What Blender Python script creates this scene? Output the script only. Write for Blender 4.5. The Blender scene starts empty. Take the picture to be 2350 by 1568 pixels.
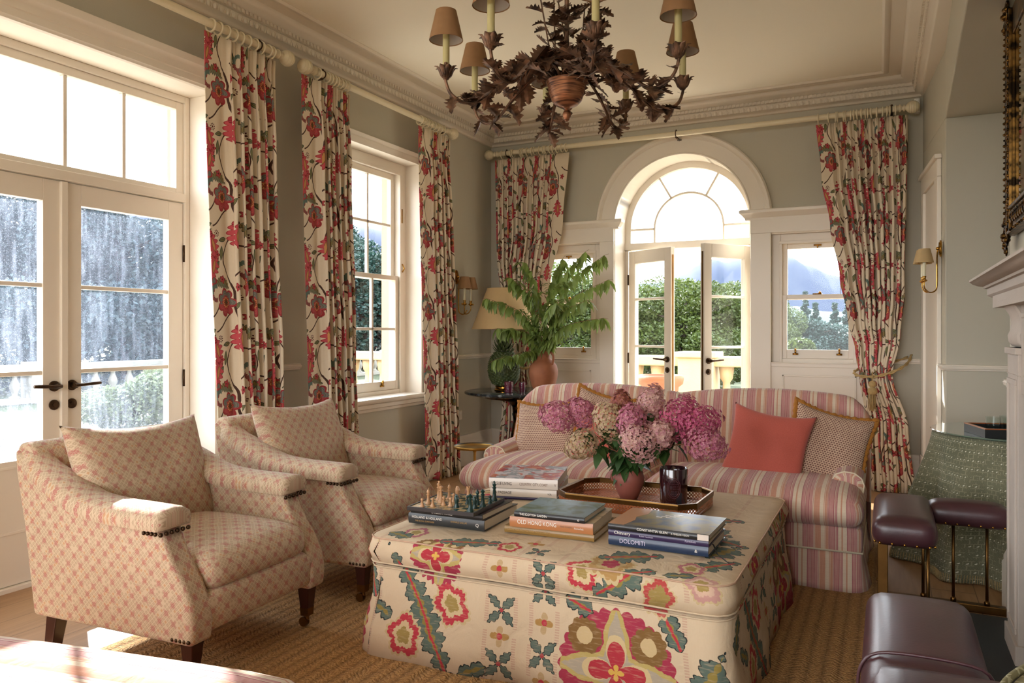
import bpy, bmesh, math, random
from mathutils import Vector, Matrix, Euler, noise as mnoise

SC = bpy.context.scene
COL = SC.collection
PI = math.pi

# ---------------------------------------------------------------- camera, sky, sun, exposure
cam_d = bpy.data.cameras.new('camera'); cam = bpy.data.objects.new('camera', cam_d); COL.objects.link(cam)
cam.location = (0, 0, 1.25)
cam.rotation_euler = (PI/2, 0, math.atan2(860, 1758))
cam_d.sensor_width = 36; cam_d.sensor_fit = 'HORIZONTAL'; cam_d.lens = 36*1758/2350
cam_d.shift_y = -22/2350; cam_d.clip_start = 0.05; cam_d.clip_end = 4000
SC.camera = cam

SC.view_settings.view_transform = 'Standard'; SC.view_settings.look = 'None'
SC.view_settings.gamma = 1; SC.view_settings.exposure = 0.97
SC.view_settings.use_curve_mapping = False
SC.cycles.max_bounces = 7; SC.cycles.diffuse_bounces = 5; SC.cycles.glossy_bounces = 3
SC.cycles.transmission_bounces = 4; SC.cycles.transparent_max_bounces = 16
SC.cycles.caustics_reflective = False; SC.cycles.caustics_refractive = False
SC.cycles.sample_clamp_indirect = 8.0
SC.cycles.use_adaptive_sampling = True; SC.cycles.adaptive_threshold = 0.035
SC.cycles.use_denoising = True

world = bpy.data.worlds.new('world'); SC.world = world; world.use_nodes = True
wt = world.node_tree; wt.nodes.clear()
wo = wt.nodes.new('ShaderNodeOutputWorld'); wb = wt.nodes.new('ShaderNodeBackground')
wg = wt.nodes.new('ShaderNodeTexCoord'); ws = wt.nodes.new('ShaderNodeSeparateXYZ')
wr = wt.nodes.new('ShaderNodeValToRGB')
wt.links.new(wg.outputs['Generated'], ws.inputs[0]); wt.links.new(ws.outputs['Z'], wr.inputs[0])
wr.color_ramp.elements[0].position = 0.0; wr.color_ramp.elements[0].color = (0.98, 0.98, 0.99, 1)
wr.color_ramp.elements[1].position = 0.7; wr.color_ramp.elements[1].color = (0.80, 0.90, 1.0, 1)
wt.links.new(wr.outputs[0], wb.inputs['Color']); wt.links.new(wb.outputs[0], wo.inputs['Surface'])
wb.inputs['Strength'].default_value = 5.0

sun_d = bpy.data.lights.new('sun', 'SUN'); sun = bpy.data.objects.new('sun', sun_d); COL.objects.link(sun)
sun_d.energy = 12; sun_d.angle = math.radians(0.6); sun_d.color = (1.0, 0.96, 0.91)
SUN_DIR = Vector((0.704, -0.457, -0.545))
sun.rotation_euler = SUN_DIR.to_track_quat('-Z', 'Y').to_euler(); sun.location = (-8, 6, 6)

def portal(name, loc, sx, sy, direction):
    l = bpy.data.lights.new(name, 'AREA'); l.shape = 'RECTANGLE'; l.size = sx; l.size_y = sy
    l.cycles.is_portal = True
    o = bpy.data.objects.new(name, l); COL.objects.link(o); o.location = loc
    o.rotation_euler = Vector(direction).to_track_quat('-Z', 'Y').to_euler()
portal('daylight_portal', (-4.05, 2.515, 1.33), 1.6, 2.7, (1, 0, 0))
portal('daylight_portal', (-4.05, 4.83, 1.70), 1.45, 2.0, (1, 0, 0))
portal('daylight_portal', (-4.05, -0.90, 1.70), 3.0, 2.0, (1, 0, 0))
portal('daylight_portal', (-1.66, 7.45, 1.5), 3.1, 2.9, (0, -1, 0))
portal('daylight_portal', (-1.6, -3.45, 1.55), 3.4, 2.9, (0, 1, 0))

# ---------------------------------------------------------------- helpers: objects
def link(o, parent=None):
    COL.objects.link(o)
    if parent is not None: o.parent = parent
    return o
def tag(o, label=None, cat=None, group=None, kind=None):
    if label: o['label'] = label
    if cat: o['category'] = cat
    if group: o['group'] = group
    if kind: o['kind'] = kind
    return o
def thing(name, label, cat, loc=(0, 0, 0), rz=0.0, group=None):
    o = bpy.data.objects.new(name, None); COL.objects.link(o)
    o.location = loc; o.rotation_euler = (0, 0, rz); o.empty_display_size = 0.1
    return tag(o, label, cat, group)
def copy_tree(o, parent=None):
    c = o.copy(); COL.objects.link(c); c.parent = parent
    for ch in list(o.children): copy_tree(ch, c)
    return c

class MB:
    """collects pieces and links them as one mesh object"""
    def __init__(s, T=None):
        s.v = []; s.f = []; s.uv = []; s.T = T; s.mi = []; s.cm = 0
    def add(s, vs, fs, uvs=None):
        b = len(s.v)
        if s.T: vs = [s.T(*p) for p in vs]
        s.v += [tuple(p) for p in vs]; s.f += [tuple(i+b for i in f) for f in fs]
        s.uv += list(uvs) if uvs else [None]*len(vs)
        s.mi += [s.cm]*len(fs)
        return s
    def box(s, x0, x1, y0, y1, z0, z1):
        vs = [(x0,y0,z0),(x1,y0,z0),(x1,y1,z0),(x0,y1,z0),(x0,y0,z1),(x1,y0,z1),(x1,y1,z1),(x0,y1,z1)]
        return s.add(vs, [(0,3,2,1),(4,5,6,7),(0,1,5,4),(1,2,6,5),(2,3,7,6),(3,0,4,7)])
    def prism(s, poly, d0, d1, axis='y'):
        """polygon in the other two axes extruded along axis"""
        n = len(poly)
        def P(a, b, d):
            return {'y': (a, d, b), 'x': (d, a, b), 'z': (a, b, d)}[axis]
        vs = [P(a, b, d0) for a, b in poly] + [P(a, b, d1) for a, b in poly]
        fs = [tuple(range(n)), tuple(range(2*n-1, n-1, -1))] + [(i, (i+1) % n, n+(i+1) % n, n+i) for i in range(n)]
        return s.add(vs, fs)
    def lathe(s, prof, n=24, c=(0, 0, 0), a0=0.0, a1=2*PI, ribs=0, rib=0.0, cap=True):
        full = abs(a1-a0-2*PI) < 1e-6; m = n if full else n+1; vs = []; uvs = []
        for j, (r, z) in enumerate(prof):
            for i in range(m):
                a = a0+(a1-a0)*i/n
                rr = r*(1+rib*math.cos(ribs*a)) if ribs else r
                vs.append((c[0]+rr*math.cos(a), c[1]+rr*math.sin(a), c[2]+z)); uvs.append((i/n, z))
        fs = []
        for j in range(len(prof)-1):
            for i in range(n):
                i2 = (i+1) % m
                fs.append((j*m+i, j*m+i2, (j+1)*m+i2, (j+1)*m+i))
        if full and cap:
            if prof[0][0] > 1e-5: fs.append(tuple(range(m-1, -1, -1)))
            if prof[-1][0] > 1e-5: fs.append(tuple((len(prof)-1)*m+i for i in range(m)))
        return s.add(vs, fs, uvs)
    def tube(s, path, r, n=8, closed=False, cap=True):
        path = [Vector(p) for p in path]; N = len(path)
        rs = r if isinstance(r, (list, tuple)) else [r]*N
        vs = []; fs = []; up = None
        for i, p in enumerate(path):
            if closed: t = (path[(i+1) % N]-path[i-1])
            else: t = path[min(i+1, N-1)]-path[max(i-1, 0)]
            if t.length < 1e-9: t = Vector((0, 0, 1))
            t.normalize()
            if up is None: up = t.orthogonal().normalized()
            up = (up-t*up.dot(t)); up = up.normalized() if up.length > 1e-6 else t.orthogonal().normalized()
            w = t.cross(up)
            for k in range(n):
                a = 2*PI*k/n; vs.append(p+(up*math.cos(a)+w*math.sin(a))*rs[i])
        for i in range(N if closed else N-1):
            i2 = (i+1) % N
            for k in range(n): fs.append((i*n+k, i*n+(k+1) % n, i2*n+(k+1) % n, i2*n+k))
        if cap and not closed:
            fs.append(tuple(range(n-1, -1, -1))); fs.append(tuple((N-1)*n+k for k in range(n)))
        return s.add(vs, fs)
    def ball(s, c, r, n=8, m=6, sz=1.0):
        prof = [(r*math.sin(PI*j/m), -r*sz*math.cos(PI*j/m)) for j in range(m+1)]
        prof[0] = (1e-6, prof[0][1]); prof[-1] = (1e-6, prof[-1][1])
        return s.lathe(prof, n, c)
    def grid(s, fn, nu, nv, uvf=None):
        vs = []; uvs = []
        for j in range(nv+1):
            for i in range(nu+1):
                u, v = i/nu, j/nv; vs.append(fn(u, v)); uvs.append(uvf(u, v) if uvf else (u, v))
        fs = [(j*(nu+1)+i, j*(nu+1)+i+1, (j+1)*(nu+1)+i+1, (j+1)*(nu+1)+i) for j in range(nv) for i in range(nu)]
        return s.add(vs, fs, uvs)
    def sweep(s, path, prof, closed=False):
        """moulding: plan path (x,y), profile (inward offset, z); inward is to the right of travel"""
        N = len(path); vs = []; M = len(prof)
        for i in range(N):
            p = Vector(path[i])
            d1 = (p-Vector(path[i-1])) if (i > 0 or closed) else None
            d2 = (Vector(path[(i+1) % N])-p) if (i < N-1 or closed) else None
            d1 = d1.normalized() if d1 is not None else d2.normalized()
            d2 = d2.normalized() if d2 is not None else d1
            n1 = Vector((d1.y, -d1.x)); n2 = Vector((d2.y, -d2.x))
            m = (n1+n2); m = m/max(0.2, (1+n1.dot(n2)))
            for (o, z) in prof: vs.append((p.x+m.x*o, p.y+m.y*o, z))
        fs = []
        for i in range(N if closed else N-1):
            i2 = (i+1) % N
            for k in range(M-1): fs.append((i*M+k, i2*M+k, i2*M+k+1, i*M+k+1))
            fs.append((i*M+M-1, i2*M+M-1, i2*M, i*M))
        if not closed:
            fs.append(tuple(range(M))); fs.append(tuple((N-1)*M+k for k in range(M-1, -1, -1)))
        return s.add(vs, fs)
    def soft(s, c, h, r, n=9, top=0.0, front=0.0, side=0.0, bot=0.0, fn=None):
        """soft rounded block: centre c, half sizes h, radius r, bulges"""
        g = [-math.cos(PI*i/n) for i in range(n+1)]
        hx, hy, hz = h; r = min(r, hx*.98, hy*.98, hz*.98)
        faces6 = [('z', 1), ('z', -1), ('x', 1), ('x', -1), ('y', 1), ('y', -1)]
        for ax, sg in faces6:
            vs = []; uvs = []
            for b in g:
                for a in g:
                    if ax == 'z': P = (a*hx, b*hy, sg*hz)
                    elif ax == 'x': P = (sg*hx, a*hy, b*hz)
                    else: P = (a*hx, sg*hy, b*hz)
                    cx = max(-hx+r, min(hx-r, P[0])); cy = max(-hy+r, min(hy-r, P[1])); cz = max(-hz+r, min(hz-r, P[2]))
                    d = Vector((P[0]-cx, P[1]-cy, P[2]-cz)); d = d.normalized()*r if d.length > 1e-9 else d
                    q = Vector((cx, cy, cz))+d
                    X, Y, Z = q.x/hx, q.y/hy, q.z/hz
                    e = max(0, 1-X*X)*max(0, 1-Y*Y); k = e**0.6
                    if Z > 0: q.z += top*k*Z
                    else: q.z += bot*k*Z
                    if front: q.y += front*(max(0, 1-X*X)**.5)*(max(0, 1-Z*Z)**.7)*(-1 if Y < 0 else 0)*abs(Y)
                    if side: q.x += side*(max(0, 1-Y*Y)**.5)*(max(0, 1-Z*Z)**.5)*X
                    if fn: q = fn(q)
                    vs.append((q.x+c[0], q.y+c[1], q.z+c[2]))
                    uvs.append((P[0]+c[0], P[1]+c[1]-0*hz) if ax == 'z' else ((P[1]+c[1], P[2]+c[2]) if ax == 'x' else (P[0]+c[0], P[2]+c[2])))
            n1 = n+1
            s.add(vs, [(j*n1+i, j*n1+i+1, (j+1)*n1+i+1, (j+1)*n1+i) for j in range(n) for i in range(n)], uvs)
        return s
    def build(s, name, mat, parent=None, smooth=True, weld=None, bevel=0, bseg=2, auto=None, solid=0, loc=None, cube=False, rot=None, sub=0):
        if weld is None: weld = smooth
        me = bpy.data.meshes.new(name)
        me.from_pydata(s.v, [], s.f)
        mats = mat if isinstance(mat, (list, tuple)) else [mat]
        for m_ in mats: me.materials.append(m_)
        uvl = me.uv_layers.new(name='UVMap')
        has = any(u is not None for u in s.uv)
        buf = []
        for pi, p in enumerate(me.polygons):
            p.material_index = s.mi[pi]
            nrm = p.normal
            for vi in p.vertices:
                u = s.uv[vi] if not cube else None
                if u is None:
                    c = s.v[vi]; a = (abs(nrm.x), abs(nrm.y), abs(nrm.z)); k = a.index(max(a))
                    u = (c[1], c[2]) if k == 0 else ((c[0], c[2]) if k == 1 else (c[0], c[1]))
                buf += [u[0], u[1]]
        uvl.data.foreach_set('uv', buf)
        if weld or True:
            bm = bmesh.new(); bm.from_mesh(me)
            if weld: bmesh.ops.remove_doubles(bm, verts=bm.verts, dist=1e-5)
            bmesh.ops.recalc_face_normals(bm, faces=bm.faces)
            bm.to_mesh(me); bm.free()
        if smooth:
            me.polygons.foreach_set('use_smooth', [True]*len(me.polygons))
            if auto is not None: me.set_sharp_from_angle(angle=math.radians(auto))
        me.update()
        o = bpy.data.objects.new(name, me); link(o, parent)
        if loc: o.location = loc
        if rot: o.rotation_euler = rot
        if bevel:
            b = o.modifiers.new('b', 'BEVEL'); b.width = bevel; b.segments = bseg; b.limit_method = 'ANGLE'; b.angle_limit = math.radians(40)
        if solid:
            b = o.modifiers.new('s', 'SOLIDIFY'); b.thickness = solid; b.offset = 0
        if sub:
            b = o.modifiers.new('u', 'SUBSURF'); b.levels = sub; b.render_levels = sub
        return o

def structure(o):
    o['kind'] = 'structure'; return o
def lerp(a, b, t): return a+(b-a)*t
def interp(pts, t):
    if t <= pts[0][0]: return pts[0][1]
    for (a, x), (b, y) in zip(pts, pts[1:]):
        if t <= b:
            k = (t-a)/(b-a); k = k*k*(3-2*k); return x+(y-x)*k
    return pts[-1][1]
def smoothpath(pts, n=6):
    """Catmull-Rom through points"""
    P = [Vector(p) for p in pts]; out = []
    for i in range(len(P)-1):
        p0 = P[max(i-1, 0)]; p1 = P[i]; p2 = P[i+1]; p3 = P[min(i+2, len(P)-1)]
        for k in range(n):
            t = k/n
            out.append(0.5*((2*p1)+(p2-p0)*t+(2*p0-5*p1+4*p2-p3)*t*t+(3*p1-p0-3*p2+p3)*t*t*t))
    out.append(P[-1]); return out

# ---------------------------------------------------------------- helpers: node maths
def srgb(h):
    if isinstance(h, str):
        h = h.lstrip('#'); c = [int(h[i:i+2], 16)/255 for i in (0, 2, 4)]
    else: c = [x/255 for x in h]
    return tuple((x/12.92 if x <= .04045 else ((x+.055)/1.055)**2.4) for x in c)+(1.0,)
class E:
    nt = None
    def __init__(s, k): s.k = k
    @staticmethod
    def of(x): return x if isinstance(x, E) else E(float(x))
    def const(s): return isinstance(s.k, float)
    @staticmethod
    def m(op, *a, clamp=False):
        a = [E.of(x) for x in a]
        n = E.nt.nodes.new('ShaderNodeMath'); n.operation = op; n.use_clamp = clamp; n.hide = True
        for i, x in enumerate(a):
            if x.const(): n.inputs[i].default_value = x.k
            else: E.nt.links.new(x.k, n.inputs[i])
        return E(n.outputs[0])
    def __add__(s, o): return E.m('ADD', s, o)
    __radd__ = __add__
    def __sub__(s, o): return E.m('SUBTRACT', s, o)
    def __rsub__(s, o): return E.m('SUBTRACT', o, s)
    def __mul__(s, o): return E.m('MULTIPLY', s, o)
    __rmul__ = __mul__
    def __truediv__(s, o): return E.m('DIVIDE', s, o)
    def __neg__(s): return E.m('MULTIPLY', s, -1)
    def __lt__(s, o): return E.m('LESS_THAN', s, o)
    def __gt__(s, o): return E.m('GREATER_THAN', s, o)
def fsin(x): return E.m('SINE', x)
def fcos(x): return E.m('COSINE', x)
def fabs(x): return E.m('ABSOLUTE', x)
def fract(x): return E.m('FRACT', x)
def floor_(x): return E.m('FLOOR', x)
def fmin(a, b): return E.m('MINIMUM', a, b)
def fmax(a, b): return E.m('MAXIMUM', a, b)
def atan2(a, b): return E.m('ARCTAN2', a, b)
def fsqrt(a): return E.m('SQRT', a)
def flen(a, b): return E.m('SQRT', E.m('MULTIPLY_ADD', a, a, b*b))
def rotated(x, y, a):
    c, s = math.cos(a), math.sin(a); return x*c+y*s, y*c-x*s
def mixc(mask, a, b):
    n = E.nt.nodes.new('ShaderNodeMix'); n.data_type = 'RGBA'; n.hide = True
    mask = E.of(mask)
    if mask.const(): n.inputs[0].default_value = mask.k
    else: E.nt.links.new(mask.k, n.inputs[0])
    for k, v in ((6, a), (7, b)):
        if isinstance(v, tuple): n.inputs[k].default_value = v
        else: E.nt.links.new(v, n.inputs[k])
    return n.outputs[2]
def noise(vec, scale, detail=2.0, dist=0.0, out=0):
    n = E.nt.nodes.new('ShaderNodeTexNoise'); n.inputs['Scale'].default_value = scale
    n.inputs['Detail'].default_value = detail; n.inputs['Distortion'].default_value = dist
    if vec is not None: E.nt.links.new(vec, n.inputs['Vector'])
    return E(n.outputs[out]) if out == 0 else n.outputs[out]
def voro(vec, scale, feat='F1', out='Distance'):
    n = E.nt.nodes.new('ShaderNodeTexVoronoi'); n.feature = feat; n.inputs['Scale'].default_value = scale
    if vec is not None: E.nt.links.new(vec, n.inputs['Vector'])
    return E(n.outputs[out]) if out == 'Distance' else n.outputs[out]
def coord(kind='UV'):
    n = E.nt.nodes.new('ShaderNodeTexCoord'); return n.outputs[kind]
def sep(vec):
    n = E.nt.nodes.new('ShaderNodeSeparateXYZ'); E.nt.links.new(vec, n.inputs[0])
    return E(n.outputs[0]), E(n.outputs[1]), E(n.outputs[2])
def comb(x, y, z=0.0):
    n = E.nt.nodes.new('ShaderNodeCombineXYZ')
    for i, v in enumerate((x, y, z)):
        v = E.of(v)
        if v.const(): n.inputs[i].default_value = v.k
        else: E.nt.links.new(v.k, n.inputs[i])
    return n.outputs[0]
def ramp(x, stops, interp_='LINEAR'):
    n = E.nt.nodes.new('ShaderNodeValToRGB'); cr = n.color_ramp; cr.interpolation = interp_
    while len(cr.elements) < len(stops): cr.elements.new(0.5)
    for e, (p, c) in zip(cr.elements, stops): e.position = p; e.color = c
    E.nt.links.new(E.of(x).k, n.inputs[0]); return n.outputs[0]
def smooth01(x, a, b): return E.m('MULTIPLY', E.m('SUBTRACT', x, a), 1.0/(b-a), clamp=True)

def material(name, color=None, rough=0.6, metal=0.0, spec=0.5, fn=None, bump=None, bump_d=0.002, sheen=0.0, coat=0.0, trans=0.0, alpha=None):
    """fn() -> colour socket built with the maths above; bump() -> height"""
    m = bpy.data.materials.new(name); m.use_nodes = True; nt = m.node_tree; E.nt = nt
    p = nt.nodes['Principled BSDF']
    p.inputs['Roughness'].default_value = rough; p.inputs['Metallic'].default_value = metal
    p.inputs['Specular IOR Level'].default_value = spec
    if sheen: p.inputs['Sheen Weight'].default_value = sheen
    if coat: p.inputs['Coat Weight'].default_value = coat; p.inputs['Coat Roughness'].default_value = 0.15
    if fn:
        c = fn()
        if isinstance(c, tuple): p.inputs['Base Color'].default_value = c
        else: nt.links.new(c, p.inputs['Base Color'])
    elif color is not None:
        p.inputs['Base Color'].default_value = srgb(color) if not (isinstance(color, tuple) and len(color) == 4) else color
    if bump:
        b = nt.nodes.new('ShaderNodeBump'); b.inputs['Distance'].default_value = bump_d
        b.inputs['Strength'].default_value = 1.0
        nt.links.new(E.of(bump()).k, b.inputs['Height']); nt.links.new(b.outputs[0], p.inputs['Normal'])
    if trans:
        tr = nt.nodes.new('ShaderNodeBsdfTranslucent'); mx = nt.nodes.new('ShaderNodeMixShader'); mx.inputs[0].default_value = trans
        src = p.inputs['Base Color']
        if src.is_linked: nt.links.new(src.links[0].from_socket, tr.inputs['Color'])
        else: tr.inputs['Color'].default_value = src.default_value
        nt.links.new(p.outputs[0], mx.inputs[1]); nt.links.new(tr.outputs[0], mx.inputs[2])
        nt.links.new(mx.outputs[0], nt.nodes['Material Output'].inputs['Surface'])
    return m
def vary(color, amt=0.06, scale=3.0, vec='Object'):
    def f():
        v = coord(vec); n = noise(v, scale, 3)
        c = srgb(color); d = tuple(x*(1-amt*2) for x in c[:3])+(1,); e = tuple(min(1, x*(1+amt)) for x in c[:3])+(1,)
        return mixc(n, d, e)
    return f
# ---------------------------------------------------------------- plain materials
M = {}
M['wall'] = material('sage_wall_paint', rough=.75, fn=vary('bdb7a6', .02, 1.2), bump=lambda: noise(coord('Object'), 220, 2), bump_d=.0004)
M['ceil'] = material('ceiling_paint', rough=.8, fn=vary('e9dfca', .02, .8))
M['trim'] = material('cream_trim_paint', rough=.38, fn=vary('e6dccd', .02, 2.0))
M['cornice'] = material('cornice_paint', rough=.6, fn=vary('dbcfbd', .02, 2.0))
M['stone'] = material('honey_stone', rough=.85, fn=vary('c0a67e', .08, 5.0), bump=lambda: noise(coord('Object'), 60, 4), bump_d=.003)
M['palestone'] = material('pale_balustrade_stone', rough=.85, fn=vary('8f887c', .12, 4.0))
M['limestone'] = material('carved_limestone', rough=.7, fn=vary('b9aca0', .07, 6.0), bump=lambda: noise(coord('Object'), 90, 4), bump_d=.001)
M['brass'] = material('polished_brass', color='b98a3e', rough=.22, metal=1.0)
M['oldbrass'] = material('antique_brass', rough=.35, metal=1.0, fn=vary('76552e', .2, 20))
M['bronze'] = material('dark_bronze', rough=.4, metal=.9, fn=vary('4e3b2a', .2, 30))
M['pole'] = material('cream_pole_paint', rough=.45, color='dccfb0')
M['darkwood'] = material('dark_mahogany', rough=.3, fn=vary('3c1a14', .2, 12))
M['leather'] = material('oxblood_leather', rough=.34, spec=.55, fn=lambda: mixc(noise(coord('Object'), 7, 5, .6), srgb('2e191c'), srgb('543035')),
                        bump=lambda: noise(coord('Object'), 130, 3), bump_d=.0003)
M['black'] = material('black_slate', rough=.5, color='1d1f20')
M['rust'] = material('rusted_tole', rough=.5, metal=.55, fn=lambda: mixc(smooth01(noise(coord('Object'), 22, 4), .35, .65), srgb('3a2a20'), srgb('8c6850')))
M['rustbowl'] = material('brushed_copper_bowl', rough=.4, metal=.6, fn=lambda: mixc(smooth01(noise(comb(*[a*b for a, b in zip(sep(coord('Object')), (3, 3, 40))]), 4, 4), .35, .6), srgb('4a2e22'), srgb('a86f4c')))
M['candle'] = material('candle_tube', rough=.5, color='d2c68f', trans=.15)
M['ivory'] = material('ivory_candle_tube', rough=.5, color='e8dfbf')
M['shade_brown'] = material('tan_card_shade', rough=.8, fn=vary('a8805a', .08, 30), trans=.18)
M['shade_in'] = material('pale_shade_lining', rough=.8, color='d8cdc4', trans=.3)
M['shade_cream'] = material('cream_linen_shade', rough=.85, fn=vary('d9bd8c', .03, 40), trans=.3)
M['marble'] = material('black_marble', rough=.12, fn=lambda: mixc(smooth01(noise(coord('Object'), 9, 6, 1.5), .52, .62), srgb('23282a'), srgb('6e7375')))
M['terracotta'] = material('terracotta', rough=.7, fn=lambda: mixc(noise(coord('Object'), 9, 5, .5), srgb('6e3c22'), srgb('a0633e')), bump=lambda: noise(coord('Object'), 30, 4), bump_d=.002)
M['vasered'] = material('matt_red_clay', rough=.55, fn=vary('874b3e', .08, 12))
M['redglass'] = material('cranberry_glass', rough=.12, color='5e1f33', spec=.7, coat=.6, bump=lambda: voro(coord('Object'), 90), bump_d=.002)
M['candleglass'] = material('burgundy_candle_glass', rough=.08, color='2a0f14', spec=.7, coat=.8)
M['wax'] = material('pale_wax', rough=.5, color='3a1c1e')
M['gold'] = material('gilt', rough=.35, metal=1.0, fn=lambda: mixc(smooth01(noise(coord('Object'), 25, 4), .4, .6), srgb('1a120a'), srgb('6d4e26')))
M['gilt'] = material('gilded_iron', rough=.35, metal=1.0, color='b58a45')
M['pinegreen'] = material('green_glazed_ceramic', rough=.5, fn=lambda: mixc(noise(coord('Object'), 14, 3), srgb('1c2812'), srgb('5e6a38')))
M['white'] = material('white_plastic', rough=.4, color='e8e4dc')
M['coral'] = material('coral_linen', rough=.9, sheen=.2, fn=lambda: mixc(noise(coord('UV'), 160, 3), srgb('ac4f40'), srgb('c76354')), bump=lambda: noise(coord('UV'), 350, 2), bump_d=.0008)
M['fringe'] = material('mustard_fringe', rough=.9, fn=vary('b5762a', .25, 160), bump=lambda: noise(coord('Object'), 320, 2), bump_d=.004)
M['piping2'] = material('rosy_piping', rough=.8, fn=vary('c4a085', .12, 40))
M['piping'] = material('cream_piping', rough=.8, color='d9cbb0')
M['rope'] = material('straw_rope', rough=.85, fn=vary('b99c68', .2, 90))
M['page'] = material('paper_pages', rough=.8, fn=lambda: mixc(fract(sep(coord('Object'))[2]*900.0)*.35, srgb('d8ccb8'), srgb('8f8373')))
M['ink_white'] = material('white_lettering', rough=.6, color='e9e4da')
M['ink_gold'] = material('gold_lettering', rough=.5, color='b08a4e')
M['ink_dark'] = material('dark_lettering', rough=.6, color='3a2f2c')
M['ink_brown'] = material('brown_lettering', rough=.6, color='7a5a4a')
M['ink_violet'] = material('pale_violet_lettering', rough=.6, color='cfc4dd')
M['palewood'] = material('boxwood', rough=.4, color='b98c64')
M['greenwood'] = material('green_stained_wood', rough=.35, color='14312c')
M['cane'] = material('woven_cane', rough=.35, fn=vary('a3592c', .15, 60), coat=.4)

def glass_mat(name, tint, dust=0.0, gloss=1.0):
    m = bpy.data.materials.new(name); m.use_nodes = True; nt = m.node_tree; E.nt = nt; nt.nodes.clear()
    o = nt.nodes.new('ShaderNodeOutputMaterial'); t = nt.nodes.new('ShaderNodeBsdfTransparent'); t.inputs[0].default_value = tint
    g = nt.nodes.new('ShaderNodeBsdfGlossy'); g.inputs['Roughness'].default_value = .02
    fr = nt.nodes.new('ShaderNodeFresnel'); fr.inputs[0].default_value = 1.35
    mx = nt.nodes.new('ShaderNodeMixShader')
    geo = nt.nodes.new('ShaderNodeNewGeometry'); k = E(fr.outputs[0])*gloss*(1.0-E(geo.outputs['Backfacing'])); nt.links.new(k.k, mx.inputs[0])
    nt.links.new(t.outputs[0], mx.inputs[1]); nt.links.new(g.outputs[0], mx.inputs[2])
    last = mx.outputs[0]
    if dust:
        d = nt.nodes.new('ShaderNodeBsdfTranslucent'); d.inputs[0].default_value = (.75, .82, 1, 1)
        x, y, z = sep(coord('Object'))
        n = smooth01(noise(comb(x*1, y*3, z*.35), 14, 4), .45, .75)*.6+smooth01(noise(coord('Object'), 260, 2), .62, .70)*2.2+.25
        m2 = nt.nodes.new('ShaderNodeMixShader'); nt.links.new((n*dust).k, m2.inputs[0])
        nt.links.new(last, m2.inputs[1]); nt.links.new(d.outputs[0], m2.inputs[2]); last = m2.outputs[0]
    nt.links.new(last, o.inputs['Surface']); return m
M['pane'] = glass_mat('window_glass', (.93, .95, .96, 1))
M['pane_dusty'] = glass_mat('dusty_window_glass', (.90, .94, .97, 1), dust=.07)
M['clearglass'] = glass_mat('clear_glass', (.93, .96, .95, 1), gloss=1.3)

def oak_floor():
    x, y, z = sep(coord('Object'))
    w = .19; c = floor_(x/w); fx = fract(x/w)
    off = fract(E.m('SINE', c*12.9898)*43758.5)
    yy = y/1.9+off*3.0; r = floor_(yy); fy = fract(yy)
    rnd = fract(E.m('SINE', c*7.31+r*3.17)*9751.3)
    g = noise(comb(x*22, y*1.6, rnd*9), 2.2, 5, .6)
    col = mixc(g, srgb('8a6644'), srgb('bb936a')); col = mixc(rnd*.35, col, srgb('a07a55'))
    gap = fmax(fx < .018, fy < .003)
    return mixc(gap*.8, col, srgb('4a3322'))
M['oak'] = material('oak_boards', rough=.42, fn=oak_floor, bump=lambda: noise(comb(sep(coord('Object'))[0]*20, sep(coord('Object'))[1], 0), 6, 4), bump_d=.0008)
def jute(h=False):
    x, y, z = sep(coord('Object'))
    w = .052; fx = fract(x/w); c = floor_(x/w)
    par = fract(c*.5)*2.0
    ph = y/.020+E.m('PINGPONG', fx, .5)*2.2*(par*2.0-1.0)+noise(coord('Object'), 22, 3)*3.2
    strand = fabs(fsin(ph*PI)); edge = fsin(fx*PI)
    hh = strand*.30+edge*.5+noise(coord('Object'), 75, 4)*.7-.25
    if h: return hh+noise(coord('Object'), 240, 3)*.5
    n = noise(comb(x*3, y*3, 0), 28, 5)
    col = mixc(n, srgb('8c5f31'), srgb('deae6e'))
    col = mixc(smooth01(hh, .85, .1)*.6, col, srgb('46290f'))
    return mixc(smooth01(noise(coord('Object'), 150, 2), .58, .72)*.5, col, srgb('e3bd85'))
M['jute'] = material('braided_jute', rough=.95, fn=jute, bump=lambda: jute(True), bump_d=.012)

def stripes():
    x, y, z = sep(coord('UV'))
    P = .20; f = fract(x/P)
    C = srgb; cr, pk, rs, sal = C('d3bfa6'), C('b9827c'), C('9a5056'), C('c08a70')
    st = [(0, cr), (.085, rs), (.10, pk), (.145, C('d0a59a')), (.155, rs), (.17, C('d0b8a0')), (.18, rs), (.195, pk), (.25, rs), (.262, C('cfae9c')), (.272, pk),
          (.33, cr), (.345, rs), (.355, cr), (.37, sal), (.50, cr), (.585, sal), (.60, C('d0b8a0')), (.61, sal), (.66, C('cba48f')), (.67, rs), (.68, cr), (.69, rs), (.70, pk), (.80, rs), (.815, cr), (.825, pk), (.87, rs), (.88, cr), (.955, sal), (.985, cr)]
    n = E.nt.nodes.new('ShaderNodeValToRGB'); cr_ = n.color_ramp; cr_.interpolation = 'CONSTANT'
    while len(cr_.elements) < len(st): cr_.elements.new(1.0)
    for e, (p, c) in zip(cr_.elements, st): e.position = p; e.color = c
    E.nt.links.new(f.k, n.inputs[0])
    slub = noise(comb(x*260, y*14, 0), 1.0, 3)
    slub2 = noise(comb(x*14, y*300, 0), 1.0, 3)
    c = mixc(smooth01(slub, .45, .8)*.18, n.outputs[0], srgb('e2d3bd'))
    return mixc(smooth01(slub2, .5, .85)*.3, c, srgb('a3696a'))
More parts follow.
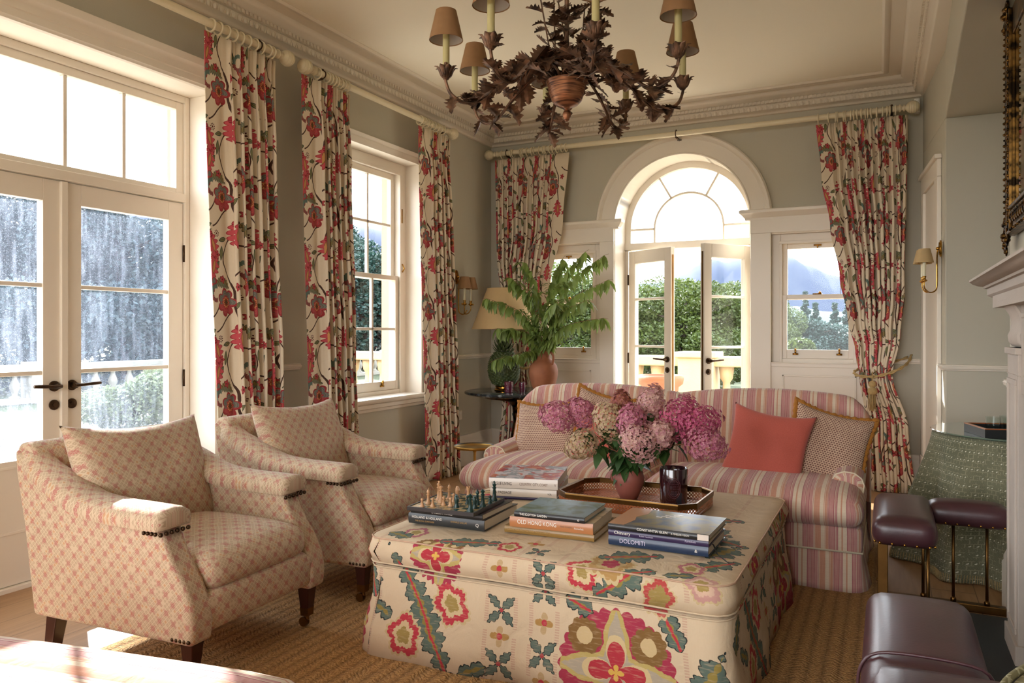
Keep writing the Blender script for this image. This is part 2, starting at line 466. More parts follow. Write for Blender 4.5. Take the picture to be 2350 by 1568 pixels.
M['stripe'] = material('pink_striped_linen', rough=.9, sheen=.15, fn=stripes, bump=lambda: noise(coord('UV'), 14, 3, .8)*1.0+noise(coord('UV'), 420, 2)*.06, bump_d=.006)

def dots():
    x, y, z = sep(coord('UV')); P = .0135
    a, b = rotated(x, y, .0)
    fx = fract(a/P); fy = fract(b/P*1.15)
    row = floor_(b/P*1.15); fx = fract(a/P+fract(row*.5)*1.0)
    d = flen(fx-.5, (fy-.5)*1.05)
    c = mixc(d < .39, srgb('c9a98e'), srgb('6a3a30'))
    return mixc(noise(coord('UV'), 30, 2)*.15, c, srgb('efe0cc'))
M['dots'] = material('dotted_weave', rough=.9, fn=dots)

def lattice():
    x, y, z = sep(coord('UV'))
    n0 = noise(coord('UV'), 9, 2); x = x+(n0-.5)*.008; y = y+(n0-.5)*.006
    a, b = rotated(x, y, PI/4); P = .043; a = a/P; b = b/P*.92
    k = 3.6
    ia = floor_(a*k); ib = floor_(b*k); fa = fract(a*k)-.5; fb = fract(b*k)-.5
    sq = fmax(fabs(fa), fabs(fb))
    ring = (sq < .34)*(sq > .13)
    rnd = fract(fsin(ia*12.9+ib*78.2)*437.5)
    col = mixc(ring*(rnd < .78)*.75, srgb('bea78b'), srgb('988164'))
    col = mixc((ring+(sq < .14))*(rnd > .90)*.7, col, srgb('b07c4c'))
    # red sprigs on the diamond lattice
    la = fabs(fract(a)-.5); lb = fabs(fract(b)-.5)
    near = fmax(la, lb)
    dash = (fabs(fract((a+b*2.2)*5.5)-.5) < .20)
    d2 = (fabs(fract((a*2.2-b)*5.5)-.5) < .20)
    spr = (near > .395)*fmax(dash*(la > .395), d2*(lb > .395))*(flen(.5-la, .5-lb) < .40)
    node = flen(.5-la, .5-lb); th = atan2(.5-la, .5-lb)
    star = (node < .21)*(fabs(fsin(th*4.0)) > .6)*(node > .04)
    col = mixc(fmax(spr, star)*.8, col, srgb('a04a4c'))
    return mixc(noise(coord('UV'), 3, 3)*.15, col, srgb('d9bfa0'))
M['lattice'] = material('small_lattice_print', rough=.92, sheen=.15, fn=lattice, bump=lambda: noise(coord('UV'), 300, 2)*.15+noise(coord('UV'), 12, 2)*.6, bump_d=.003)

def skirtcloth():
    x, y, z = sep(coord('UV')); P = .021
    a = x/P; b = y/P; row = floor_(b); a2 = a+fract(row*.5)
    fx = fract(a2)-.5; fy = fract(b)-.5
    box = fmax(fabs(fx), fabs(fy)); line = (box > .42)*(noise(coord('UV'), 40, 2) > .47)*.9
    dot = (flen(fx, fy*1.0) < .22)*(fx > fy)
    chev = fabs(fract(a2*3.0+fabs(fy)*2.0)-.5) < .2
    base = mixc(smooth01(noise(coord('UV'), 5, 2), .4, .6), srgb('6e6c54'), srgb('5e5e48'))
    c = mixc(line*.7, base, srgb('989478')); c = mixc(chev*.25*(1-line), c, srgb('84836a'))
    return mixc(dot*(fract(row*.5) < .3)*(noise(coord('UV'), 25, 1) > .42), c, srgb('cfcbb5'))
M['clothgreen'] = material('green_trellis_cloth', rough=.95, fn=skirtcloth)
def windowpane():
    x, y, z = sep(coord('UV')); P = .028
    a, b = rotated(x, y, .3); l = fmin(fabs(fract(a/P)-.5), fabs(fract(b/P)-.5))
    return mixc((l < .07)*.7, srgb('7d7654'), srgb('b5af90'))
M['clothcheck'] = material('olive_check_cloth', rough=.95, fn=windowpane)

# ---------------------------------------------------------------- printed florals
class Paint:
    def __init__(s, base): s.c = base
    def __call__(s, mask, color): s.c = mixc(mask, s.c, srgb(color) if isinstance(color, str) else color)
def wrapd(x, cx, P): return (fract((x-cx)/P+.5)-.5)*P
def leafmask(x, y, L, W, ser=0.0, sk=0.0):
    e = (x*x)*(-1.0/(L*L))+1.0
    w = e*W
    if ser: w = w+fabs(fsin(x*sk))*ser-ser*.5
    return w-fabs(y)
def chintz():
    """cream cotton printed with red flowers, grey petals, green leaves and brown stems"""
    u, v, _ = sep(coord('UV')); n1 = noise(coord('UV'), 16, 3)
    u = u+(n1-.5)*.014; v = v+(n1-.5)*.010
    PU, PV = .50, .60
    p = Paint(mixc(noise(coord('UV'), 60, 3)*.35, srgb('e6d6bd'), srgb('d8c4a4')))
    W = lambda cx, cy: (wrapd(u, cx, PU), wrapd(v, cy, PV))
    # stems
    t = fsin(v*(2*PI/PV))*.045+fsin(v*(4*PI/PV)+1.0)*.02
    for cx, k in ((.18, 1.0), (.50, -1.0)):
        d = fabs(wrapd(u, cx, PU)-t*k); p(d < .0055, '4b2f22')
    for cx, cy, a in ((.10, .10, .5), (.30, .36, -.6), (.56, .20, .7), (.42, .55, -.4)):
        x, y = W(cx, cy); x, y = rotated(x, y, a)
        p((fabs(y-fsin(x*26)*.012) < .0045)*(fabs(x) < .09), '4b2f22')
    # leaves
    for cx, cy, a, L, Wd in ((.05, .42, .9, .045, .016), (.33, .47, 2.2, .05, .018), (.47, .05, .3, .05, .018), (.60, .50, 1.4, .045, .015), (.26, .20, -.7, .04, .014), (.12, .58, .2, .04, .014)):
        x, y = W(cx, cy); x, y = rotated(x, y, a); m = leafmask(x, y, L, Wd)
        p(m > 0, '3d4a3c'); p((m > .0045)*(fabs(y) > .0012), '7e7a4e')
    # feathered leaf
    for cx, cy, a in ((.10, .335, -.12), (.43, .64, 2.7)):
        x, y = W(cx, cy); x, y = rotated(x, y-x*x*3.0*0, a); y = y+x*x*4.0
        m = leafmask(x, y, .075, .030, .012, 190)
        p(m > 0, '4a4a35'); p(m > .005, '8e7b4c'); p((m > .004)*(fabs(fract(x*60+fabs(y)*40)-.5) < .16), '5e5335'); p((m > .004)*(y < -.004)*.6, '6f7a68')
    # round flower with grey petals
    for cx, cy in ((.13, .22), (.46, .34)):
        x, y = W(cx, cy); r = flen(x, y); th = atan2(y, x)
        o = fabs(fcos(th*3.5))*.022+.062
        q = r/o
        p(q < 1.0, '9e3438'); p((q < .86)*(y > -.012), '7c7a70'); p((q < .84)*(y < -.012), 'bf4a4c')
        i = fabs(fcos(th*5))*.014+.030; qi = r/i
        p(qi < 1, 'b2383f'); p(qi < .74, 'd59a62'); p(qi < .56, '8d3a2c'); p(r < .012, '5e4a2a')
        p((fabs(fract(q*7)-.5) < .09)*(q < .86)*(q > .5), '53514a')
    # flame flower
    for cx, cy, a in ((.22, .02, .1), (.52, .43, -.3), (.02, .55, .3)):
        x, y = W(cx, cy); x, y = rotated(x, y, a)
        yy = y+.01; w = fabs(fsin(yy*95))*.020+.012
        env = 1.0-(yy*yy)/(.078**2); m = (w*env*1.6+.006)-fabs(x)
        p((m > 0)*(env > 0), 'a5343a'); p((m > .007)*(env > .1), 'c8525a')
        m2 = leafmask(y+.01, x-.005, .045, .014); p(m2 > 0, '7b5a2e'); p(m2 > .004, 'c9925a')
        x2 = flen(x*1.25, y-.055); p(x2 < .021, '8f2430'); p((x2 < .019)*(fabs(fsin(y*260)) < .5), 'c04a55')
    # little flowers
    for cx, cy in ((.06, .49), (.30, .57), (.40, .14), (.60, .35), (.24, .31)):
        x, y = W(cx, cy); r = flen(x, y); th = atan2(y, x); o = fcos(th*5)*.006+.021
        p(r/o < 1, '8f2a30'); p(r/o < .74, 'b8434a'); p(r < .006, '5e2a22')
    x, y = W(.36, .25); r = flen(x, y); th = atan2(y, x)
    p((fabs(r-.018) < .005)*(fsin(th*9) > -.1), '5a2c26'); x, y = W(.56, .61); r = flen(x, y); th = atan2(y, x)
    p((fabs(r-.016) < .005)*(fsin(th*9) > -.1), '5a2c26'); p(r < .006, '5a2c26')
    # teal grey plume
    for cx, cy in ((.035, .27), (.40, .42)):
        x, y = W(cx, cy); r = flen(x, y); th = atan2(y, x)
        m = (fabs(r-.04) < (fabs(fsin(th*9))*.006+.008))*(x < .012); p(m, '5f7268'); p(m*(y < -.01), '8c4c48')
    return p.c
M['chintz'] = material('floral_chintz', rough=.85, fn=chintz, trans=.12, bump=lambda: noise(coord('UV'), 380, 2), bump_d=.0006)

def brushed(c, amt=.5):
    return c
def suzani():
    """cream linen with a large embroidered print, laid out in metres over the stool"""
    u, v, _ = sep(coord('UV')); u = u-(u > 1.41)*(v < .4355)*1.46*(floor_((u-1.41)/1.46)+1.0)+(u > 1.41)*(v < .4355)*.03; n1 = noise(coord('UV'), 22, 3); n2 = noise(coord('UV'), 70, 2)
    U = u+(n1-.5)*.014; V = v+(n2-.5)*.010+(n1-.5)*.008
    weave = noise(comb(u*400, v*40, 0), 1, 2)
    p = Paint(mixc(weave*.3, srgb('cfb99b'), srgb('bda283')))
    for cx in (.07, .54, .65, .71, .81, 1.25):
        p((fabs(u-cx) < .008)*(fract(v*120) < .6)*(fract(v*7.3+cx) < .8)*.6, 'b78a78')
    def xleaf(cx, cy, s=1.0):
        x, y = U-cx, V-cy; a = fabs(x); b = fabs(y); r1, r2 = rotated(a, b, PI/4)
        m = leafmask(r1-.036*s, r2, .030*s, .013*s, .006*s, 150/s)
        p((m > -.002)*(fmax(a, b) < .056*s), '222a28'); p(m > .0012, '5a675c'); p(flen(x, y) < .008*s, 'a33a3c')
    def four(cx, cy, s=1.0):
        x, y = U-cx, V-cy; r = flen(x, y); th = atan2(y, x)
        o = fabs(fcos(th*2))*.022*s+.012*s
        p(r/o < 1.05, 'b79a70'); p((r/o < 1.0)*(fabs(x) > fabs(y)), 'a98147'); p(r < .011*s, 'b5323f')
    def bigleaf(cx, cy, a, L, W, red=True):
        x, y = rotated(U-cx, V-cy, a)
        m = leafmask(x, y, L, W, W*.75, 46)+fabs(fsin(x*131.0))*W*.30-W*.12; p(m > -.003, '222a28'); p(m > .0018, '58675c')
        m2 = leafmask(x, y, L*.92, W*.30, W*.22, 90); p(m2 > 0, '8d7a3a')
        if red: p((fabs(y) < .0045)*(fabs(x) < L*.9), 'b2333c')
    def tulip(cx, cy, a, s=1.0, c1='b5323f', c2='cdb48b', c3='9b8348'):
        x, y = rotated(U-cx, V-cy, a); r = flen(x, y*.8); th = atan2(y, x)
        o = (fabs(fcos(th*2.5))*.016+.040)*s; q = r/(o+fabs(fsin(th*11))*.006*s)
        p(q < 1.12, 'c3ab80'); p(q < .98, c1); p(q < .66, c2); p(q < .42, c3)
    def medal(cx, cy, R):
        x, y = U-cx, V-cy; r = flen(x, y); th = atan2(y, x)
        o = fabs(fcos(th*14))*.014+(R-.012)
        p(r/o < 1, 'a02f46')
        for sx in (-.55, .55):
            q = flen(x-sx*R, y-.48*R); t2 = atan2(y-.48*R, x-sx*R); p((q < fabs(fsin(t2*5))*.008+.27*R)*(q > .10*R), '7c5a2c'); p(q < .14*R, 'c7ad80')
        ax = fabs(x); ay = fabs(y)
        arm = fmin(ax, ay); far = fmax(ax, ay)
        w = fabs(fsin(far*38/R*.2))*.05*R+.17*R
        m = w*(1.0-far*far/(.98*R*R*.95))-arm
        p((m > -.016)*(r < R*.97), 'b59f5e'); p((m > .0)*(r < R*.95), 'a89a86')
        th4 = fabs(fcos(th*2)); pet = r/(th4*R*.42+.02); p(pet < 1.12, 'c9b184'); p(pet < .92, 'aa2c38'); p(pet < .25, 'd0a54a')
    # skirt
    xleaf(.595, .245); four(.595, .155); xleaf(.595, .06)
    xleaf(.76, .335, .9); four(.76, .225); xleaf(.76, .12); four(.76, .03)
    bigleaf(.285, .175, -.98, .25, .040)
    tulip(.39, .235, .8, 1.15); tulip(.215, .095, .4, 1.1)
    bigleaf(.03, .26, 1.2, .06, .03, False); bigleaf(.02, .05, .6, .06, .03, False)
    medal(1.02, .115, .20)
    bigleaf(1.21, .27, -1.1, .07, .026); bigleaf(1.32, .14, 1.0, .085, .038, False); bigleaf(.89, .31, -.4, .05, .026)
    # boxing and top
    medal(.33, .405, .11); four(.595, .395, .9); xleaf(.76, .40, .9)
    tulip(.90, .43, .2, 1.0); bigleaf(1.04, .42, .62, .12, .036); tulip(1.16, .375, .1, .9, c1='b0443f', c2='9b8348'); 
    tulip(1.30, .44, .6, .9, c1='b98a80', c2='c9a690')
    bigleaf(.42, .52, .25, .12, .035); bigleaf(1.30, .62, .9, .10, .035); bigleaf(1.27, .95, -.5, .10, .035); bigleaf(1.18, 1.25, .3, .12, .035)
    bigleaf(.10, .80, .8, .12, .035); tulip(.58, .53, .3, .8); tulip(.98, .50, .1, 1.3, c1='a9844e', c2='b59a6a', c3='a02f46'); medal(.75, 1.45, .16); tulip(1.28, .78, .3, 1.0, c1='b98a80')
    bigleaf(1.02, .60, .45, .10, .05); bigleaf(1.30, .80, 1.2, .09, .045, False); bigleaf(1.20, 1.08, -.6, .09, .05); four(.655, .60, 1.0); tulip(.16, .55, .2, .9, c1='a65a68'); bigleaf(.12, .50, -.3, .06, .028, False); tulip(1.24, .56, .5, .8, c1='b06a70'); bigleaf(.50, .02, .4, .05, .022, False); bigleaf(.10, .17, -.5, .045, .02, False)
    xleaf(.70, .52, .7); bigleaf(1.22, .48, .3, .05, .02, False); medal(.12, 1.3, .13)
    faded = smooth01(noise(comb(u*26, v*160, 0), 1, 3), .52, .72)*.34
    return mixc(faded, p.c, srgb('cfb393'))
M['suzani'] = material('embroidered_print', rough=.9, fn=suzani, bump=lambda: noise(coord('UV'), 9, 3, 1.0)*1.0+noise(coord('UV'), 300, 2)*.05, bump_d=.008)

def leafmat(name, a, b, trans=.35):
    return material(name, rough=.5, fn=lambda: mixc(noise(coord('Object'), 9, 3), srgb(a), srgb(b)), trans=trans)
M['leaf'] = leafmat('fresh_leaf', '52692c', '93a453'); M['leafdark'] = leafmat('dark_leaf', '233d1a', '41602c', .2)
M['twig'] = material('twig', rough=.7, color='7a4a32')
# ---------------------------------------------------------------- the room shell
XL, YB, ZC = -3.57, 6.82, 3.25
TL = lambda a, b, z: (XL-b, a, z)          # left wall frame: a along the wall, b outwards
TB = lambda a, b, z: (a, YB+b, z)          # back wall frame

f = MB(); f.box(-4.0, 1.4, -3.3, 7.35, -.05, 0); structure(f.build('floor', M['oak'], smooth=False))
f = MB(); f.box(-4.0, 1.4, -3.3, 7.35, ZC, ZC+.1); structure(f.build('ceiling', M['ceil'], smooth=False))

def wall_pieces(T, a0, a1, b0, b1, zt, holes):
    mb = MB(T); x = a0
    for (h0, h1, z0, z1) in sorted(holes):
        mb.box(x, h0, b0, b1, 0, zt)
        if z0 > 0: mb.box(h0, h1, b0, b1, 0, z0)
        if z1 < zt: mb.box(h0, h1, b0, b1, z1, zt)
        x = h1
    mb.box(x, a1, b0, b1, 0, zt); return mb
HL = [(1.71, 3.32, 0, 2.68), (4.11, 5.56, .71, 2.70), (-2.42, .62, .71, 2.70)]
structure(wall_pieces(TL, -3.3, 7.05, 0, .23, ZC, HL).build('wall_left', M['wall'], smooth=False))
structure(wall_pieces(TL, -3.3, 7.35, .23, .43, ZC+.3, HL).build('wall_exterior', M['stone'], smooth=False))

# back wall with the arched middle opening
ACX, AR, AZ = -1.6605, .6165, 2.23
def back_wall(b0, b1, a0, a1, zt, pad=0.0):
    mb = MB(TB); R = AR+pad
    x0, x1 = ACX-R, ACX+R
    for (l, r, wl, wr) in ((a0, x0, -3.15, -2.40), (x1, a1, -.895, -.145)):
        mb.box(l, wl, b0, b1, 0, zt); mb.box(wr, r, b0, b1, 0, zt)
        mb.box(wl, wr, b0, b1, 0, .97); mb.box(wl, wr, b0, b1, 2.10, zt)
    n = 24
    for i in range(n):
        t0, t1 = PI-PI*i/n, PI-PI*(i+1)/n
        p = [(ACX+R*math.cos(t0), AZ+R*math.sin(t0)), (ACX+R*math.cos(t1), AZ+R*math.sin(t1)), (ACX+R*math.cos(t1), zt), (ACX+R*math.cos(t0), zt)]
        mb.prism(p, b0, b1, 'y')
    return mb
structure(back_wall(0, .23, XL, .9, ZC).build('wall_back', M['wall'], smooth=False))
structure(back_wall(.23, .55, XL-.4, 1.4, ZC+.3).build('wall_exterior_back', M['stone'], smooth=False))

# right wall: strip beside the corner, tall recess, chimney breast
RW = [(.255, 6.83), (.345, 5.75)]
mb = MB()
def slab(p, q, z0, z1, t=.06):
    d = (Vector(q)-Vector(p)).normalized(); n = Vector((-d.y, d.x))*t
    a, b = Vector(p), Vector(q)
    vs = [(*a, z0), (*b, z0), (*(b+n), z0), (*(a+n), z0), (*a, z1), (*b, z1), (*(b+n), z1), (*(a+n), z1)]
    mb.add(vs, [(0,3,2,1),(4,5,6,7),(0,1,5,4),(1,2,6,5),(2,3,7,6),(3,0,4,7)])
mb.prism([(.255, 6.83), (.345, 5.75), (1.38, 5.75), (1.38, 6.83)], 0, 2.65, 'z')
mb.prism([(.255, 6.83), (.345, 5.75), (.30, 3.6), (.30, 1.5), (.30, .2), (1.38, .2), (1.38, 6.83)], 2.65, ZC, 'z')
mb.box(1.32, 1.38, .2, 5.75, 0, 2.65)
mb.box(.30, 1.38, -3.3, .2, 0, ZC)
structure(mb.build('wall_right', M['wall'], smooth=False, bevel=.006))
mb = MB(); mb.box(.50, 1.32, 1.8, 4.1, 0, 2.65); structure(mb.build('wall_chimney', M['wall'], smooth=False))
mb = wall_pieces(lambda a, b, z: (a, -3.0-b, z), XL-.4, 1.2, 0, .3, ZC, [(-3.35, .10, .02, 3.05)])  # opening behind the camera, made large to brighten the room
structure(mb.build('wall_rear', M['wall'], smooth=False))

# cornice: mouldings, dentils, egg-and-dart
CP = [(XL, -3.0), (XL, YB), (.262, YB), (.29, 3.6), (.29, -3.0)]
cp = [(-.10, 3.095), (.010, 3.095), (.018, 3.10), (.022, 3.112), (.030, 3.118), (.062, 3.128), (.075, 3.16), (.062, 3.163), (.062, 3.172),
      (.078, 3.175), (.078, 3.198), (.088, 3.203), (.14, 3.212), (.155, 3.222), (.163, 3.232), (.165, ZC+.001), (-.10, ZC+.001)]
mb = MB(); mb.sweep(CP, cp)
cp2 = [(.165, ZC-.004), (.25, ZC-.004), (.262, ZC-.014), (.285, ZC-.016), (.30, ZC-.004), (.30, ZC+.001), (.165, ZC+.001)]
mb.sweep(CP, cp2)
def along(p, q, step, skip=.12):
    p, q = Vector(p), Vector(q); L = (q-p).length; d = (q-p)/L; n = Vector((d.y, -d.x)); k = int((L-2*skip)/step)
    for i in range(k+1): yield p+d*(skip+i*step), d, n
for (p, q) in zip(CP, CP[1:]):
    if p[1] < -1 and q[1] > 0: p = (p[0], 1.0)
    if q[1] < 0: q = (q[0], 1.5)
    for c, d, n in along(p, q, .034):
        a = c+n*.076-d*.009; b = c+n*.076+d*.009
        vs = [(*a, 3.176), (*b, 3.176), (*(b+n*.012), 3.176), (*(a+n*.012), 3.176), (*a, 3.199), (*b, 3.199), (*(b+n*.012), 3.199), (*(a+n*.012), 3.199)]
        mb.add(vs, [(0,3,2,1),(4,5,6,7),(0,1,5,4),(1,2,6,5),(2,3,7,6),(3,0,4,7)])
    for c, d, n in along(p, q, .047):
        prof = []
        for j in range(5):
            for i in range(6):
                th = PI*j/4; ph = 2*PI*i/6
                r = math.sin(th)
                o = c+n*(.068+.010*r*math.cos(ph))+d*(.017*r*math.sin(ph))
                prof.append((o.x, o.y, 3.143-.021*math.cos(th)))
        mb.add(prof, [(j*6+i, j*6+(i+1) % 6, (j+1)*6+(i+1) % 6, (j+1)*6+i) for j in range(4) for i in range(6)])
        a = c+d*.0235+n*.066
        mb.add([(*(a-d*.004), 3.125), (*(a+d*.004), 3.125), (*(a+n*.012), 3.16), (*(a-d*.003+n*.002), 3.163)], [(0, 1, 2), (0, 2, 3), (1, 2, 3)])
structure(mb.build('trim_1', M['cornice'], auto=35, weld=False))

# chair rail and skirting, broken by the openings
railp = [(0, .995), (.012, .998), (.014, 1.006), (.022, 1.010), (.026, 1.024), (.020, 1.030), (.024, 1.036), (0, 1.038)]
skp = [(0, 0), (.028, 0), (.028, .205), (.022, .215), (.022, .235), (.016, .25), (.010, .268), (.010, .28), (0, .284)]
mb = MB(); sk = MB()
for seg in ([(XL, .2), (XL, 1.60)], [(XL, 3.42), (XL, 4.02)], [(XL, 5.66), (XL, YB), (-3.20, YB)], [(-.14, YB), (.255, YB), (.262, 6.75)],
            [(.331, 5.90), (.345, 5.75), (1.32, 5.75), (1.32, 4.1), (.5, 4.1), (.5, 3.97)]):
    mb.sweep(seg, railp)
for seg in ([(XL, -3.0), (XL, 1.58)], [(XL, 3.45), (XL, YB), (-3.24, YB)], [(-.09, YB), (.255, YB), (.262, 6.75)], [(.331, 5.90), (.345, 5.75), (1.1, 5.75), (1.1, 4.1), (.5, 4.1), (.5, 3.95)]):
    sk.sweep(seg, skp)
structure(mb.build('trim_2', M['trim'], auto=35)); structure(sk.build('baseboard_left', M['trim'], auto=35))

# ---------------------------------------------------------------- left french doors with a transom
def lever(T, a, b, z, dirn, mat, parent):
    """round rose, lever and key escutcheon; dirn = direction of the lever along a"""
    h = MB(T)
    def disc(aa, zz, r, b0, b1, n=20):
        h.prism([(aa+r*math.cos(2*PI*i/n), zz+r*math.sin(2*PI*i/n)) for i in range(n)], b0, b1, 'y')
    disc(a, z, .027, b-.010, b); disc(a, z, .014, b-.045, b-.010)
    h.tube([(a-dirn*.012, b-.048, z), (a+dirn*.03, b-.05, z+.001), (a+dirn*.085, b-.05, z+.004), (a+dirn*.13, b-.05, z+.006)], [.010, .008, .0095, .0085], 10)
    disc(a, z-.095, .026, b-.008, b); disc(a, z-.095, .010, b-.014, b-.008)
    return h.build('door_handle', mat, parent, bevel=.001)

def leaf_frame(mb, a0, a1, b0, b1, z0, z1, st, top, bot, bars, panel_z=None, vb=()):
    mb.box(a0, a0+st, b0, b1, z0, z1); mb.box(a1-st, a1, b0, b1, z0, z1)
    mb.box(a0+st, a1-st, b0, b1, z1-top, z1); mb.box(a0+st, a1-st, b0, b1, z0, z0+bot)
    for z in bars: mb.box(a0+st, a1-st, b0+.008, b1-.008, z-.011, z+.011)
    for v in vb: mb.box(v-.011, v+.011, b0+.008, b1-.008, z0+bot, z1-top)

d1 = thing('door_1', None, None, (0, 0, 0)); d1['kind'] = 'structure'
mb = MB(TL)   # reveal lining, outer frame, transom bar, threshold
mb.box(1.71, 1.73, 0, .21, 0, 2.68); mb.box(3.30, 3.32, 0, .21, 0, 2.68); mb.box(1.73, 3.30, 0, .21, 2.66, 2.68)
mb.box(1.73, 1.765, .21, .30, 0, 2.66); mb.box(3.265, 3.30, .21, .30, 0, 2.66); mb.box(1.765, 3.265, .21, .30, 2.62, 2.66)
mb.box(1.765, 3.265, .20, .31, 2.025, 2.075); mb.box(1.73, 3.30, .20, .33, -.02, .022)
mb.build('door_frame', M['trim'], d1, smooth=False, bevel=.003)
mb = MB(TL); zz = [(0, 2.66), (.012, 2.665), (.016, 2.675), (.022, 2.68), (.022, 2.715), (.027, 2.72), (.027, 2.755), (.034, 2.765), (.05, 2.775), (.058, 2.80), (.06, 2.81), (0, 2.812)]
m0 = MB(); m0.sweep([(XL, 1.56), (XL, 3.47)], zz)
m0.box(XL-.001, XL+.022, 1.58, 1.70, 0, 2.66); m0.box(XL-.001, XL+.022, 3.33, 3.45, 0, 2.66)
m0.build('door_casing', M['trim'], d1, auto=35)
for (a0, a1, hd, lev) in ((1.768, 2.513, 1, -1), (2.517, 3.262, -1, 1)):
    mb = MB(TL); leaf_frame(mb, a0, a1, .225, .275, .025, 2.02, .10, .11, .60, (1.045, 1.485))
    # raised mouldings of the solid bottom panel
    mb.box(a0+.10, a1-.10, .221, .226, .585, .60); mb.box(a0+.10, a1-.10, .221, .226, .27, .285)
    lf = mb.build('door_leaf', M['trim'], d1, smooth=False, bevel=.004)
    g = MB(TL); g.box(a0+.10, a1-.10, .248, .252, .625, 1.91); g.build('pane', M['pane_dusty'], lf, smooth=False)
    s = a1-.045 if hd == 1 else a0+.045
    lever(TL, s, .225, .975, lev, M['bronze'], lf)
    for z in (.35, .975, 1.72):
        h = MB(TL); ha = a1+.002 if hd == -1 else a0-.002
        h.tube([(ha, .218, z-.05), (ha, .218, z+.05)], .007, 8); h.build('hinge', M['bronze'], lf)
mb = MB(TL); mb.box(2.497, 2.533, .205, .226, .025, 2.02); mb.build('meeting_bead', M['trim'], d1, smooth=False, bevel=.004)
mb = MB(TL); leaf_frame(mb, 1.765, 3.265, .225, .275, 2.075, 2.62, .05, .045, .03, (), vb=(2.165, 2.535, 2.875))
mb.build('transom', M['trim'], d1, smooth=False, bevel=.003)
g = MB(TL); g.box(1.8, 3.23, .248, .252, 2.09, 2.59); g.build('pane', M['pane'], d1, smooth=False)

# ---------------------------------------------------------------- sash windows
def sash_window(name, T, a0, a1, z0, z1, zm, vb, ub, lb, depth=.21, sill=True, fb=.12, glass='pane', st=.045, box=.05, brassy=0, lin=.02):
    w = thing(name, None, None); w['kind'] = 'structure'
    mb = MB(T)
    mb.box(a0-lin, a0, 0, depth, z0-lin, z1+lin); mb.box(a1, a1+lin, 0, depth, z0-lin, z1+lin); mb.box(a0, a1, 0, depth, z1, z1+lin)
    mb.box(a0, a1, 0, depth, z0-lin, z0)
    mb.box(a0, a0+box, fb, fb+.12, z0, z1); mb.box(a1-box, a1, fb, fb+.12, z0, z1); mb.box(a0+box, a1-box, fb, fb+.12, z1-box, z1); mb.box(a0+box, a1-box, fb, fb+.12, z0, z0+.035)
    mb.box(a0+box-.012, a0+box+.012, fb-.008, fb-.0005, z0, z1-box-.012); mb.box(a1-box-.012, a1-box+.012, fb-.008, fb-.0005, z0, z1-box-.012); mb.box(a0+box-.012, a1-box+.012, fb-.008, fb-.0005, z1-box-.012, z1-box+.012)
    mb.build('window_frame', M['trim'], w, smooth=False, bevel=.003)
    i0, i1 = a0+box+.004, a1-box-.004
    for nm, b, q0, q1, tp, bt, bars in (('lower_sash', fb+.015, z0+.035, zm+.02, .038, .075, lb), ('upper_sash', fb+.062, zm-.02, z1-box, .05, .038, ub)):
        m2 = MB(T); leaf_frame(m2, i0, i1, b, b+.042, q0, q1, st, tp, bt, bars, vb=vb)
        s_ = m2.build(nm, M['trim'], w, smooth=False, bevel=.003)
        g = MB(T); g.box(i0+st-.01, i1-st+.01, b+.02, b+.023, q0+bt-.01, q1-tp+.01); g.build('pane', M[glass], s_, smooth=False)
        if nm == 'lower_sash':
            for a in ((i0+i1)/2-(i1-i0)*.30, (i0+i1)/2+(i1-i0)*.30):
                h = MB(T); h.box(a-.022, a+.022, b-.012, b, q0+.030, q0+.045); h.box(a-.006, a+.006, b-.02, b, q0+.045, q0+.075); h.ball((a, b-.014, q0+.078), .009)
                h.build('sash_lift', M['brass'], s_)
        else:
            h = MB(T); a = (i0+i1)/2; h.box(a-.03, a+.03, b-.012, b+.002, q1-.035, q1-.022); h.box(a-.005, a+.005, b-.02, b, q1-.055, q1-.03); h.build('sash_eye', M['brass'], s_)
            h = MB(T); h.box(a-.035, a+.035, b-.05, b-.01, zm+.02, zm+.028); h.ball((a+.02, b-.035, zm+.034), .012); h.build('sash_fastener', M['brass'], s_)
    return w
w1 = sash_window('window_1', TL, 4.13, 5.54, .73, 2.68, 1.705, (4.585, 4.84, 5.095), (2.155,), (1.275,), fb=.16, depth=.22, box=.085)
mb = MB()   # window board and head moulding
mb.sweep([(XL, 4.02), (XL, 5.66)], [(0, .632), (.012, .634), (.016, .655), (.026, .662), (.028, .69), (.045, .70), (.05, .712), (.05, .732), (-.22, .732), (-.22, .71), (0, .70)])
mb.sweep([(XL, 4.05), (XL, 5.62)], [(0, 2.665), (.012, 2.667), (.016, 2.69), (.024, 2.70), (.026, 2.715), (.04, 2.73), (.045, 2.742), (0, 2.744)])
mb.build('window_sill', M['trim'], w1, auto=35)
# stay bar on the right hand side of the upper sash box
h = MB(TL); h.box(5.462, 5.478, .150, .160, 2.18, 2.30); h.tube([(5.47, .15, 1.76), (5.47, .13, 1.79), (5.47, .15, 1.83)], .006, 6); h.build('window_catch', M['brass'], w1)
w9 = sash_window('window_added', TL, -2.40, .60, .73, 2.68, 1.705, (-1.65, -.9, -.15), (2.155,), (1.275,), fb=.16, depth=.22, box=.085)  # unseen window, added and widened to let in more daylight

